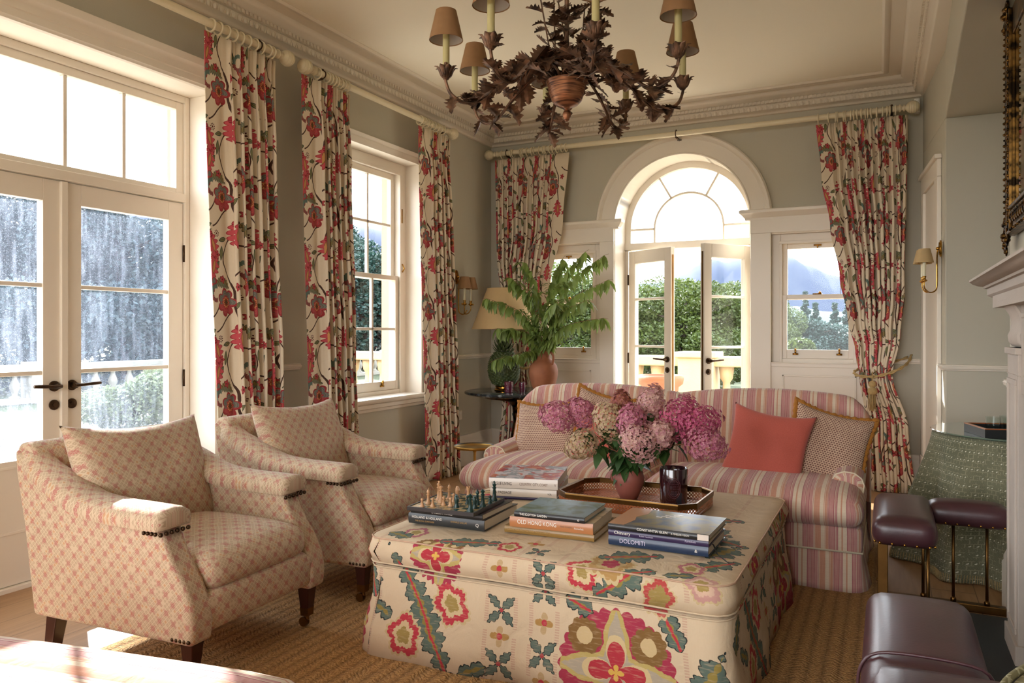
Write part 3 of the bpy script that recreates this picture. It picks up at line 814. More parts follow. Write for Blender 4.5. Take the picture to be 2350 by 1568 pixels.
w2 = sash_window('window_2', TB, -3.13, -2.412, .99, 2.08, 1.545, (), (), (), depth=.16, fb=.045, box=.07)
w3 = sash_window('window_3', TB, -.882, -.164, .99, 2.08, 1.545, (), (), (), depth=.16, fb=.045, box=.07)
for w, a0, a1 in ((w2, -3.15, -2.412), (w3, -.882, -.144)):
    mb = MB(TB); mb.box(a0, a1, -.022, .02, .955, .99); mb.box(a0, a1, -.03, .02, .985, .995)
    mb.build('window_sill', M['trim'], w, smooth=False, bevel=.004)
    h = MB(TB); h.tube([(a1-.20, .055, 1.56), (a1-.20, .055, 1.96)], .0022, 5); h.build('sash_cord', M['white'], w)

# panelled dado, pilasters, entablature, arch casing
mb = MB(TB)
for a0, a1 in ((-3.20, -2.412), (-.882, -.13)):
    mb.box(a0, a1, -.012, .01, 0, .96)
    i0, i1 = a0+.09, a1-.09
    for (x0, x1, z0, z1) in ((i0, i1, .875, .89), (i0, i1, .30, .315), (i0, i0+.015, .30, .89), (i1-.015, i1, .30, .89)): mb.box(x0, x1, -.020, -.010, z0, z1)
for a0, a1 in ((-2.412, -2.2725), (-1.0485, -.882)): mb.box(a0, a1, -.03, .02, 0, 2.09)
for a0, a1 in ((-3.24, -3.13), (-.164, -.09)): mb.box(a0, a1, -.03, .02, 0, 2.09)
for a0, a1 in ((-3.24, -2.2725), (-1.0485, -.09)):
    mb.box(a0, a1, -.034, .02, 2.09, 2.225)
structure(mb.build('trim_3', M['trim'], smooth=False, bevel=.003))
mb = MB()
ent = [(0, 2.205), (.036, 2.207), (.038, 2.222), (.046, 2.228), (.062, 2.25), (.078, 2.262), (.08, 2.285), (.07, 2.292), (0, 2.294)]
mb.sweep([(-3.24, YB), (-2.263, YB), (-2.263, YB+.02)], ent)
mb.sweep([(-1.058, YB+.02), (-1.058, YB), (-.09, YB)], ent)
structure(mb.build('trim_4', M['trim'], auto=35))
mb = MB(TB)      # arch casing as a moulded ring
prof = [(.605, 0), (.605, -.03), (.615, -.034), (.622, -.026), (.735, -.026), (.742, -.036), (.757, -.05), (.775, -.05), (.788, -.036), (.79, 0)]
n = 40; a_lo = math.asin(.064/.79)
vs = []; 
for i in range(n+1):
    a = a_lo*0+PI*i/n
    for (r, b) in prof: vs.append((ACX+r*math.cos(a), b, AZ+max(r*math.sin(a), .0)))
Mn = len(prof); fs = [(i*Mn+k, (i+1)*Mn+k, (i+1)*Mn+k+1, i*Mn+k+1) for i in range(n) for k in range(Mn-1)]
mb.add(vs, fs); structure(mb.build('trim_5', M['trim'], auto=35))

# arched doorway: lining, fanlight, open door leaves
d2 = thing('door_2', None, None); d2['kind'] = 'structure'
DB = .30
mb = MB(TB); R0, R1 = .6065, .617
for i in range(40):
    t0, t1 = PI*i/40, PI*(i+1)/40
    mb.prism([(ACX+R0*math.cos(t), AZ+R0*math.sin(t)) for t in (t0, t1)]+[(ACX+R1*math.cos(t), AZ+R1*math.sin(t)) for t in (t1, t0)], -.004, .42, 'y')
mb.box(ACX-R1, ACX-R0, -.004, .42, 0, AZ); mb.box(ACX+R0, ACX+R1, -.004, .42, 0, AZ)
mb.box(ACX-R1, ACX+R1, DB-.02, DB+.16, -.02, .02)
mb.build('door_lining', M['trim'], d2, auto=35)
mb = MB(TB)
def ring(mb, cx, cz, r0, r1, b0, b1, t0=0, t1=PI, n=32):
    for i in range(n):
        u, v = t0+(t1-t0)*i/n, t0+(t1-t0)*(i+1)/n
        mb.prism([(cx+r0*math.cos(t), cz+r0*math.sin(t)) for t in (u, v)]+[(cx+r1*math.cos(t), cz+r1*math.sin(t)) for t in (v, u)], b0, b1, 'y')
ring(mb, ACX, AZ, .550, .607, DB, DB+.06); mb.box(ACX-.607, ACX-.55, DB, DB+.06, 2.03, AZ); mb.box(ACX+.55, ACX+.607, DB, DB+.06, 2.03, AZ)
mb.box(ACX-.607, ACX+.607, DB-.012, DB+.07, 2.035, 2.098)
ring(mb, ACX, AZ, .312, .330, DB+.01, DB+.05); mb.box(ACX-.330, ACX-.312, DB+.01, DB+.05, 2.09, AZ); mb.box(ACX+.312, ACX+.330, DB+.01, DB+.05, 2.09, AZ)
mb.box(ACX-.55, ACX-.325, DB+.01, DB+.05, AZ-.009, AZ+.009); mb.box(ACX+.325, ACX+.55, DB+.01, DB+.05, AZ-.009, AZ+.009)
for t in (PI/3, 2*PI/3):
    c, s = math.cos(t), math.sin(t); w = .009
    mb.prism([(ACX+.325*c-w*s, AZ+.325*s+w*c), (ACX+.325*c+w*s, AZ+.325*s-w*c), (ACX+.555*c+w*s, AZ+.555*s-w*c), (ACX+.555*c-w*s, AZ+.555*s+w*c)], DB+.01, DB+.05, 'y')
mb.box(ACX-.607, ACX-.575, DB, DB+.07, 0, 2.035); mb.box(ACX+.575, ACX+.607, DB, DB+.07, 0, 2.035)
mb.build('fanlight', M['trim'], d2, auto=35, weld=False)
g = MB(TB); N = 24
g.prism([(ACX-.56, 2.09)]+[(ACX+.56*math.cos(PI-PI*i/N), AZ+.56*math.sin(PI-PI*i/N)) for i in range(N+1)]+[(ACX+.56, 2.09)], DB+.028, DB+.032, 'y')
g.build('pane', M['pane'], d2, smooth=False)
for side, ang in ((-1, math.radians(-31)), (1, math.radians(55))):
    hx = ACX+side*.573; hy = YB+DB+.005
    W = .565
    def TD(a, b, z, side=side, ang=ang, hx=hx, hy=hy):
        # a from hinge to free edge, b thickness (0 = room face)
        x, y = -side*a, b
        c, s = math.cos(ang), math.sin(ang)
        return (hx+x*c-y*s, hy+x*s+y*c, z)
    mb = MB(TD); leaf_frame(mb, 0, W, 0, .05, .025, 2.02, .085, .12, .55, (1.115, 1.56))
    lf = mb.build('door_leaf', M['trim'], d2, smooth=False, bevel=.004)
    g = MB(TD); g.box(.08, W-.08, .024, .027, .56, 1.92); g.build('pane', M['pane'], lf, smooth=False)
    lever(TD, W-.042, 0, 1.0, -1, M['bronze'], lf)
    h = MB(TD); h.box(W, W+.002, .014, .034, .12, 1.95); h.build('lock_strip', M['oldbrass'], lf, smooth=False)
    for z in (.35, 1.0, 1.75):
        h = MB(TD); h.tube([(-.004, -.004, z-.05), (-.004, -.004, z+.05)], .008, 8); h.build('hinge', M['bronze'], lf)

# door casing on the right wall beside the back corner
d3 = thing('door_3', None, None); d3['kind'] = 'structure'
def TR(a, b, z):      # a = y along the right wall, b outwards from the room
    return (.255+.0833*(6.83-a)+b, a, z)
mb = MB(TR)
for (a0, a1) in ((5.90, 6.03), (6.60, 6.73)):
    mb.box(a0, a1, -.028, -.001, .301, 2.30); mb.box(a0-.006, a1+.006, -.036, -.001, 0, .30)
mb.box(5.90, 6.73, -.028, -.001, 2.301, 2.42); mb.box(5.89, 6.74, -.045, -.001, 2.421, 2.45)
mb.build('door_frame', M['trim'], d3, smooth=False, bevel=.004)
mb = MB(TR); mb.box(6.032, 6.598, -.010, -.001, .01, 2.298); mb.build('door_leaf', M['trim'], d3, smooth=False)

# jute rug
mb = MB(); mb.box(-2.76, -.01, -1.6, 5.35, .001, .016)
tag(mb.build('rug', M['jute'], smooth=False, bevel=.006), 'braided natural jute rug under the chairs, stool and sofa', 'rug')
# ---------------------------------------------------------------- curtains, poles, tiebacks
def curtain(label, T, L, R, z0, z1, nf, fabric, amp, seed, flat=.0, flatw=.0, flatend=0, group=None, nu=240, nv=44, name='curtain'):
    """T(a, b, z); L, R: (z -> a) tables of the edges; nf folds; flat: share of the cloth left unfolded at an edge"""
    rng = random.Random(seed)
    ph = [rng.uniform(-.5, .5) for _ in range(40)]; am = [rng.uniform(.65, 1.25) for _ in range(40)]
    H = z1-z0
    def wave(s, k=0):
        x = s*nf; i = int(x) % 38
        w = lerp(am[i], am[i+1], x-int(x))
        return math.sin(2*PI*x+ph[i % 5]*.6)*w
    def fn(u, v):
        z = z1-H*v; s = u
        a0, a1 = interp(L, z), interp(R, z); W = a1-a0
        ff = 1.0
        if flat:
            if not flatend:
                if s < flat: sp = flatw*(s/flat); ff = (s/flat)**6
                else: sp = flatw+(1-flatw)*(s-flat)/(1-flat)
            else:
                t = 1-s
                if t < flat: sp = 1-flatw*(t/flat); ff = (t/flat)**6
                else: sp = 1-flatw-(1-flatw)*(t-flat)/(1-flat)
        else: sp = s
        top = min(1, v*H/.10); pinch = math.exp(-((v*H-.11)/.035)**2)
        A = amp(z)*(.35+.65*min(1, v*H/.45))*ff*(1-.55*pinch)
        d = wave(s)*A
        fine = max(0, 1-v*H/.30)
        d += math.sin(2*PI*s*nf*3+seed)*.010*fine*ff
        om = math.sin(4*PI*s*nf)*A*.30
        dr = mnoise.noise(Vector((s*nf*.9, z*1.1, seed)))*.018*min(1, v*3)
        d += mnoise.noise(Vector((s*5+9, z*2.1, seed)))*.016*ff
        if z < z0+.16: d += .012*math.sin(s*nf*2*PI+z*22)*(1-(z-z0)/.16)
        return T(a0+W*sp+om+dr*ff, d, z)
    m = MB(); m.grid(fn, nu, nv, lambda u, v: (u*fabric, z1-H*v))
    return tag(m.build(name, M['chintz'], solid=.004), label, 'curtain', group)
XR = XL+.15
TC = lambda a, b, z: (XR+b, a, z)
YR = YB-.15
TCB = lambda a, b, z: (a, YR+b, z)
K = lambda a, b: [(0, b), (3, a)]
g1 = 'floral curtains'
curtain('floral curtain right of the glazed garden doors, nearest and widest on the left wall', TC, K(3.085, 3.20), K(3.635, 3.72), .01, 2.935, 7, 1.30, lambda z: .046, 3, .17, .30, group=g1)
curtain('floral curtain at the near side of the left sash window, behind the far armchair', TC, K(3.875, 3.96), K(4.365, 4.47), .01, 2.93, 7, 1.20, lambda z: .046, 8, .18, .34, group=g1)
curtain('floral curtain beyond the left sash window, its hem gathered on the floor', TC, K(5.262, 5.37), K(5.745, 5.90), .006, 2.93, 7, 1.25, lambda z: .05, 14, .18, .30, group=g1)
tieL = ([(0, -3.40), (.55, -3.36), (.90, -3.24), (1.3, -3.33), (2.0, -3.42), (3, -3.45)], [(0, -2.98), (.5, -3.02), (.90, -3.10), (1.25, -2.98), (1.7, -2.86), (2.3, -2.73), (3, -2.665)])
tieR = ([(0, -.135), (.5, -.14), (.90, -.195), (1.1, -.225), (1.35, -.28), (1.7, -.34), (2.1, -.41), (2.5, -.475), (3, -.52)], [(0, .19), (.5, .145), (.92, .035), (1.2, .085), (1.6, .12), (2.2, .14), (3, .148)])
curtain('floral curtain tied back in the far left corner behind the pineapple lamp', TCB, tieL[0], tieL[1], .008, 2.93, 12, 2.3, lambda z: interp([(0, .055), (.9, .035), (1.4, .05), (3, .040)], z), 21, .08, .20, 1, group=g1, nu=320)
curtain('floral curtain tied back on the right of the arched doors', TCB, tieR[0], tieR[1], .008, 2.93, 12, 2.2, lambda z: interp([(0, .05), (.9, .035), (1.4, .045), (3, .040)], z), 33, .07, .16, 0, group=g1, nu=320)

def torus(mb, c, axis, R, r, n=22, m=7):
    ax = Vector(axis).normalized(); u = ax.orthogonal().normalized(); w = ax.cross(u)
    mb.tube([Vector(c)+u*(R*math.cos(2*PI*i/n))+w*(R*math.sin(2*PI*i/n)) for i in range(n)], r, m, closed=True)
def finial(T, a, sg, z=2.987):
    prof = [(.001, 0), (.023, .0), (.023, .015), (.030, .018), (.030, .026), (.018, .032), (.016, .042), (.026, .048), (.026, .054), (.018, .060), (.022, .066), (.038, .078), (.046, .095), (.049, .112), (.045, .130), (.034, .147), (.018, .157), (.001, .160)]
    m = MB(); n = 22; vs = []
    for (r, l) in prof:
        for i in range(n):
            t = 2*PI*i/n
            rr = r*(1.0)
            vs.append(T(a+sg*l, rr*math.cos(t), z+rr*math.sin(t)))
    m.add(vs, [(j*n+i, j*n+(i+1) % n, (j+1)*n+(i+1) % n, (j+1)*n+i) for j in range(len(prof)-1) for i in range(n)])
    for q in (.085, .1, .115, .13, .145):   # turned ribs
        r = interp(prof and [(l, r) for r, l in prof], q)
        m.tube([T(a+sg*q, (r+.0005)*math.cos(2*PI*i/18), z+(r+.0005)*math.sin(2*PI*i/18)) for i in range(18)], .0022, 4, closed=True)
    return m
def pole(label, T, a0, a1, rings, brackets, out, ax):
    t = thing('curtain_pole', label, 'curtain pole', T(a0, 0, 2.987)); inv = Vector(T(a0, 0, 2.987))
    TT = lambda a, b, z: tuple(Vector(T(a, b, z))-inv)
    m = MB(); m.tube([TT(a0, 0, 2.987), TT(a1, 0, 2.987)], .023, 16); m.build('pole', M['pole'], t, auto=50)
    for a, s in ((a0, -1), (a1, 1)):
        finial(TT, a, s).build('finial', M['pole'], t)
    rng = random.Random(int(a0*10))
    for a in rings:
        m = MB(); d = Vector(ax)+Vector((rng.uniform(-.12, .12), rng.uniform(-.12, .12), 0)); torus(m, TT(a, 0, 2.978), d, .036, .0055)
        m.tube([TT(a, 0, 2.942), TT(a, 0, 2.925)], .003, 5); m.build('curtain_ring', M['pole'], t)
    for a in brackets:
        m = MB(); m.tube([TT(a, -.15*out, 2.96), TT(a, 0, 2.96)], .009, 8); torus(m, TT(a, 0, 2.987), ax, .026, .004, 16, 6)
        m.ball(TT(a, 0, 3.017), .009); m.lathe([(.03, -.004), (.03, .004)], 14, TT(a, -.146*out, 2.96)); m.build('bracket', M['bronze'], t)
    return t
pole('cream painted curtain pole over the glazed garden doors', TC, 1.36, 3.63, [3.13+.055*i for i in range(9)]+[3.60], [3.50, 1.45], 1, (0, 1, 0))
pole('cream painted curtain pole over the left sash window', TC, 4.02, 5.70, [4.03, 4.12, 4.155, 4.185, 4.22, 4.255, 4.29, 4.335]+[5.28+.05*i for i in range(8)], [4.085, 5.655], 1, (0, 1, 0))
pole('long cream curtain pole across the end wall above the arch', TCB, -3.40, .07, [-3.37, -3.27, -3.25, -3.17, -3.155, -3.14, -3.10, -3.05, -3.02, -2.97, -2.93, -2.915, -2.90, -2.86, -2.83, -2.79, -2.74, -2.70]+[-.50, -.42, -.37, -.355, -.31, -.295, -.26, -.235, -.21, -.18, -.15, -.135, -.11, -.07, -.03, .0, .02, .06], [-3.32, -1.66, .035], -1, (1, 0, 0))

def tieback(label, T, pts, tass, loc):
    t = thing('curtain_tieback', label, 'tieback', loc); o = Vector(loc)
    P = [Vector(T(*p))-o for p in pts]; P = smoothpath(P, 8)
    m = MB()
    for k in range(2):      # two twisted strands
        q = []
        for i, p in enumerate(P):
            a = i*.55+k*PI; q.append(p+Vector((math.cos(a)*.005, math.sin(a)*.003, math.sin(a)*.007)))
        m.tube(q, .0065, 6)
    m.build('rope', M['rope'], t)
    if tass:
        c = Vector(T(*tass))-o
        m = MB(); m.tube([c+Vector((0, 0, .07)), c], .005, 6)
        m.lathe([(.008, .0), (.022, -.01), (.026, -.03), (.02, -.045), (.012, -.05), (.03, -.062), (.034, -.085), (.028, -.10), (.024, -.105)], 16, c, ribs=16, rib=.08)
        for i in range(26):
            a = i*2.4; r = .024*((i % 5)/5+.25)
            m.tube([c+Vector((r*math.cos(a), r*math.sin(a), -.10)), c+Vector((r*1.25*math.cos(a), r*1.25*math.sin(a), -.215-.01*(i % 3)))], .0035, 4)
        m.build('tassel', M['rope'], t)
    return t
tieback('straw coloured rope and tassel round the right hand tied curtain', TCB, [(.175, .14, 1.07), (.15, .08, 1.01), (.09, -.055, .965), (0, -.085, .925), (-.10, -.085, .90), (-.20, -.07, .905), (-.235, .0, .93), (-.18, .07, .96), (0, .09, 1.0), (.15, .13, 1.05)], (-.10, -.095, .87), (.0, 6.67, .9))
tieback('straw coloured rope round the tied curtain behind the terracotta jug', TCB, [(-3.42, .14, 1.05), (-3.36, .0, 1.0), (-3.28, -.075, .95), (-3.17, -.095, .915), (-3.08, -.07, .905), (-3.045, 0, .93), (-3.10, .07, .96), (-3.3, .09, 1.0), (-3.42, .13, 1.04)], None, (-3.2, 6.67, .9))
# ---------------------------------------------------------------- upholstered seating
def extr(profile, y0, y1, r=.012):
    """side panel: polygon in x-z given thickness along y, softened"""
    m = MB(); m.prism(profile, y0, y1, 'y'); return m
def castor(mb, x, y, z=.0):
    mb.lathe([(.018, .085), (.022, .07), (.016, .05), (.008, .045)], 10, (x, y, z))
def armchair(label, loc, rz):
    t = thing('armchair', label, 'armchair', loc, rz, 'pair of printed armchairs')
    HW = .365
    # side panels with their S shaped front edge
    side = [(-.40, .17), (.385, .17), (.394, .24), (.380, .31), (.345, .38), (.300, .44), (.268, .50), (.250, .545), (.24, .56), (-.10, .58), (-.22, .62), (-.36, .69), (-.465, .765), (-.508, .79), (-.50, .70), (-.455, .5)]
    for s in (-1, 1):
        y0, y1 = (HW-.10, HW) if s > 0 else (-HW, -HW+.10)
        m = MB(); m.prism(side, y0, y1, 'y'); m.build('side_panel', M['lattice'], t, bevel=.022, bseg=4, weld=True, auto=60, cube=True)
        # rolled arm pad following the sloping top
        pts = smoothpath([(-.485, 0, .765), (-.39, 0, .70), (-.26, 0, .645), (-.14, 0, .597), (.0, 0, .580), (.12, 0, .577), (.250, 0, .574)], 5)
        m = MB(); yc = s*(HW-.045)
        prof = [(-.075, -.020), (-.082, .005), (-.072, .032), (-.045, .048), (0, .054), (.045, .048), (.072, .032), (.082, .005), (.075, -.020)]
        N = len(pts); vs = []; uvs = []; L = 0
        for i, p in enumerate(pts):
            d = (pts[min(i+1, N-1)]-pts[max(i-1, 0)]).normalized(); nrm = Vector((-d.z, 0, d.x))
            if i: L += (pts[i]-pts[i-1]).length
            w = interp([(0, .40), (.08, .75), (.3, 1.0), (.70, 1.0), (.76, .97)], L); sc = 1.0 if i < N-1 else 1.0
            for k, (py, pz) in enumerate(prof):
                q = p+nrm*pz; vs.append((q.x, yc+py*w, q.z)); uvs.append((L, py*1.2+.3))
        Mn = len(prof); fs = [(i*Mn+k, (i+1)*Mn+k, (i+1)*Mn+(k+1) % Mn, i*Mn+(k+1) % Mn) for i in range(N-1) for k in range(Mn)]
        b = len(vs)
        for kk, ex in enumerate((.016, .022)):     # rounded front end
            for (py, pz) in prof: 
                sc = (.93, .6)[kk]; vs.append((pts[-1].x+ex, yc+py*sc*.97, pts[-1].z+.010+(pz-.010)*sc)); uvs.append((L+ex, py*1.2+.3))
        last = (N-1)*Mn
        for r0, r1 in ((last, b), (b, b+Mn)): fs += [(r0+k, r1+k, r1+(k+1) % Mn, r0+(k+1) % Mn) for k in range(Mn)]
        fs.append(tuple(b+Mn+k for k in range(Mn))); fs.append(tuple(range(Mn-1, -1, -1)))
        m.add(vs, fs, uvs); pad = m.build('arm_pad', M['lattice'], t, auto=65)
        m = MB()
        for k in range(6):
            m.ball((.266, yc-.06+.024*k, .543), .0085, 6, 4)
        for k in range(4):
            m.ball((.246-.018*k, yc+s*.064, .544), .0075, 6, 4)
        m.build('brass_nails', M['bronze'], pad)
    # base, front rail, back
    m = MB(); m.soft((.0, 0, .255), (.385, HW-.05, .068), .03, 8); m.soft((.30, 0, .262), (.088, HW-.095, .072), .035, 8); m.build('seat_base', M['lattice'], t)
    m = MB(); bk = [(-.405, .19), (-.31, .19), (-.33, .45), (-.405, .77), (-.42, .80), (-.45, .812), (-.49, .812), (-.515, .79), (-.505, .74), (-.455, .48)]
    m.prism(bk, -HW+.015, HW-.015, 'y'); m.build('back', M['lattice'], t, bevel=.02, bseg=4, weld=True, auto=60)
    # loose seat cushion
    def bulge(q):
        return q
    m = MB(); m.soft((.055, 0, .378), (.325, HW-.098, .062), .055, 14, top=.05, side=.012)
    m.build('seat_cushion', M['lattice'], t)
    # feather back cushion, leaning
    m = MB(); pillow(m, .66, .50, .20, M_=22, dent=.4)
    o = m.build('back_cushion', M['lattice'], t, loc=(-.232, .0, .636)); o.rotation_euler = (PI/2-.34, .03, PI/2)
    # legs
    for sx, sy in ((1, -1), (1, 1)):
        m = MB(); x, y = sx*.335, sy*(HW-.055)
        zt, zb = .195, .055
        m.add([(x-.030, y-.030, zt), (x+.030, y-.030, zt), (x+.030, y+.030, zt), (x-.030, y+.030, zt), (x-.018, y-.018, zb), (x+.018, y-.018, zb), (x+.018, y+.018, zb), (x-.018, y+.018, zb)],
              [(3,2,1,0),(4,5,6,7),(0,1,5,4),(1,2,6,5),(2,3,7,6),(3,0,4,7)])
        lg = m.build('leg', M['darkwood'], t, smooth=False, bevel=.003)
        m = MB(); m.add([(x-.0205, y-.0205, .085), (x+.0205, y-.0205, .085), (x+.0205, y+.0205, .085), (x-.0205, y+.0205, .085), (x-.0185, y-.0185, .05), (x+.0185, y-.0185, .05), (x+.0185, y+.0185, .05), (x-.0185, y+.0185, .05)],
              [(3,2,1,0),(4,5,6,7),(0,1,5,4),(1,2,6,5),(2,3,7,6),(3,0,4,7)])
        m.tube([(x, y, .05), (x+.004, y, .035), (x-.012, y, .022)], .008, 8)
        m.prism([(x-.014+.020*math.cos(2*PI*i/18), .036-.016+.020*math.sin(2*PI*i/18)) for i in range(18)], y-.010, y+.010, 'y')
        m.build('brass_castor', M['oldbrass'], lg, smooth=False)
        m = MB()
        for k in range(5): m.ball((x+.038, y-.036+.018*k, .186+.006*(k % 2)), .008, 6, 4); m.ball((x-.034+.018*k, y+sy*.052, .188), .008, 6, 4)
        m.build('brass_nails', M['bronze'], lg)
    for sy in (-1, 1):
        m = MB(); x, y = -.325, sy*(HW-.05)
        m.add([(x-.028, y-.028, .195), (x+.028, y-.028, .195), (x+.028, y+.028, .195), (x-.028, y+.028, .195), (x-.06, y-.020, 0), (x-.02, y-.020, 0), (x-.02, y+.020, 0), (x-.06, y+.020, 0)],
              [(3,2,1,0),(4,5,6,7),(0,1,5,4),(1,2,6,5),(2,3,7,6),(3,0,4,7)]); m.build('leg', M['darkwood'], t, smooth=False, bevel=.003)
    return t
def pillow(m, w, h, t, M_=20, dent=.25, seed=1, pinch=.10, uvo=(0, 0)):
    for sg in (1, -1):
        vs = []; uvs = []
        for j in range(M_+1):
            for i in range(M_+1):
                u = -math.cos(PI*i/M_); v = -math.cos(PI*j/M_)
                u = lerp(u, 2*i/M_-1, .45); v = lerp(v, 2*j/M_-1, .45)
                e = max(0, (1-u*u))*max(0, (1-v*v))
                th = e**.42
                x = w/2*u*(1-pinch*(1-v*v)*(abs(u)**2)); y = h/2*v*(1-pinch*(1-u*u)*(abs(v)**2)*(1.6 if v > 0 else .7))
                z = sg*t/2*th*(1-dent*.35*math.exp(-(u*u*3+(v-.2)**2*4)))
                z += mnoise.noise(Vector((u*1.8, v*1.8, seed+sg)))*.014*th+mnoise.noise(Vector((u*5, v*5, seed*3)))*.004*th
                vs.append((x, y, z)); uvs.append((w/2*u+uvo[0], h/2*v+uvo[1]))
        m.add(vs, [(j*(M_+1)+i, j*(M_+1)+i+1, (j+1)*(M_+1)+i+1, (j+1)*(M_+1)+i) for j in range(M_) for i in range(M_)], uvs)
    return m
armchair('printed armchair nearest the camera, in front of the glazed garden doors', (-2.50, 2.178, .016), math.radians(3))
armchair('printed armchair farther away, in front of the left sash window', (-2.50, 3.138, .016), math.radians(3))

# ---------------------------------------------------------------- striped sofa
def sofa(label, cx, yf, W, D, z=.016, rz=0, short=False):
    """origin at the middle of the front edge on the floor, facing -y"""
    t = thing('sofa', label, 'sofa', (cx, yf, z), rz)
    hw = W/2; n = 1 if short else 2
    st = M['stripe']
    # skirt of cloth to the floor, with corner pleats, and the border above its piped seam
    m = MB()
    def skirt(u, v):
        per = [(-hw+.02, D-.05), (-hw+.02, .02), (hw-.02, .02), (hw-.02, D-.05)]
        L = [D-.07, W-.04, D-.07]; s = u*sum(L); k = 0
        while k < 2 and s > L[k]: s -= L[k]; k += 1
        a, b = Vector(per[k]), Vector(per[k+1]); p = a+(b-a)*(s/L[k]); d = (b-a).normalized(); nn = Vector((d.y, -d.x))*1
        nn = Vector((-1, 0)) if k == 0 else (Vector((0, -1)) if k == 1 else Vector((1, 0)))
        z = .185*(1-v)
        o = (.014*math.sin(u*34)+.008*math.sin(u*71+1))*v+.022*v
        corner = min(s, L[k]-s); o -= .02*v*math.exp(-(corner/.03)**2)
        return (p.x+nn.x*o, p.y+nn.y*o, z)
    m.grid(skirt, 160, 5, lambda u, v: ((u*(2*(D-.07)+W-.04))-(D-.07)-hw, .185*(1-v)))
    m.build('skirt', st, t, solid=.005)
    m = MB(); m.soft((0, D/2-.02, .24), (hw-.012, D/2-.03, .070), .03, 8); m.build('base', st, t)
    m = MB(); m.tube([(-hw+.012, D-.10, .188), (-hw+.012, .012, .188), (hw-.012, .012, .188), (hw-.012, D-.10, .188)], .005, 6); m.build('piping', M['piping'], t)
    # T shaped seat cushions that bulge in front
    for k in range(n):
        a0 = -hw+.0+k*W/n+.004; a1 = a0+W/n-.008
        c = ((a0+a1)/2, .31, .375); h = ((a1-a0)/2, .33, .075)
        m = MB(); m.soft(c, h, .075, 16, top=.050, side=.0, fn=lambda q: Vector((q.x, q.y-.05*math.sin(PI*min(1, max(0, (q.z+.10)/.22)))*(1 if q.y < 0 else 0), q.z)))
        m.build('seat_cushion', st, t)
    # camel back, one hump per seat
    def backtop(x):
        h = 0
        for k in range(n):
            c = -hw+(k+.5)*W/n; h = max(h, .055*max(0, 1-((x-c)/(W/n*.56))**2))
        e = max(0, (abs(x)-(hw-.12))/.12); return .835+h-.085*e*e
    m = MB(); vs = []; uvs = []
    NX = 48; ring_ = [(0, .30), (.02, .55), (.06, .80), (.075, .93), (.10, .985), (.15, 1.0), (.20, .985), (.225, .94), (.235, .8), (.245, .5), (.25, .0)]
    for i in range(NX+1):
        x = -hw-.01+(W+.02)*i/NX; H = backtop(x)
        e = max(0, (abs(x)-(hw-.14))/.14)
        for (dy, q) in ring_:
            y = D-.30+dy*(1.0)-.10*e*e*(1 if dy < .16 else .3)+ .10*(q-.3)*0
            y = (D-.36+.12*q)+dy*.62 - .07*e*e*(1-dy*3)
            y += .010*math.sin(q*9+x*5)*0
            zz = .30+(H-.30)*((q-.30)/.70) if q > .3 else .02+.28*(q/.30)
            vs.append((x, y, zz)); uvs.append((x, zz+dy))
    Mn = len(ring_)
    m.add(vs, [(i*Mn+k, (i+1)*Mn+k, (i+1)*Mn+k+1, i*Mn+k+1) for i in range(NX) for k in range(Mn-1)]+[tuple(range(Mn)), tuple(NX*Mn+k for k in range(Mn-1, -1, -1))], uvs)
    bk = m.build('back', st, t, auto=70)
    if n > 1:
        m = MB(); m.tube([(0, D-.31, .42), (0, D-.262, .74), (0, D-.235, .86)], .0045, 5); m.build('back_seam', M['piping'], bk)
    # low rolled arms
    for s in (-1, 1):
        m = MB(); pts = smoothpath([(0, .30, .470), (0, .45, .478), (0, .62, .488), (0, D-.30, .50), (0, D-.20, .52)], 5); N = len(pts)
        vs = []; uvs = []
        prof = [(-.055, -.34), (-.06, -.10), (-.075, -.03), (-.080, .01), (-.06, .04), (-.02, .055), (.03, .05), (.065, .025), (.078, -.01), (.072, -.05), (.06, -.10), (.055, -.34)]
        L = 0
        for i, p in enumerate(pts):
            if i: L += (pts[i]-pts[i-1]).length
            for k, (a, b) in enumerate(prof): vs.append((s*(hw-.085)+s*a*1.0, p.y, max(.03, p.z+b))); uvs.append((.04+a*2.0+.12*b, L))
        Mn = len(prof); b0 = len(vs)
        fs = [(i*Mn+k, (i+1)*Mn+k, (i+1)*Mn+k+1, i*Mn+k+1) for i in range(N-1) for k in range(Mn-1)]
        for kk, (ex, sc) in enumerate(((.018, .9), (.024, .6))):
            for (a, b) in prof: vs.append((s*(hw-.085)+s*a*sc, pts[0].y-ex, max(.03, pts[0].z+(b if b < -.05 else b*sc)))); uvs.append((.04+a*2.0, -ex))
        for r0, r1 in ((0, b0), (b0, b0+Mn)): fs += [(r0+k, r1+k, r1+k+1, r0+k+1) for k in range(Mn-1)]
        fs.append(tuple(b0+Mn+k for k in range(Mn)))
        m.add(vs, fs, uvs); ar = m.build('arm', st, t, auto=65)
        m = MB(); m.tube([(s*(hw-.085)+s*a*.94, pts[0].y-.016, max(.04, pts[0].z+b*.97)) for a, b in prof], .004, 5); m.build('piping', M['piping'], ar)
    return t
sofa('pink and cream striped two seat sofa with a loose skirt, below the arched doors', -1.185, 3.955, 2.19, 1.08)

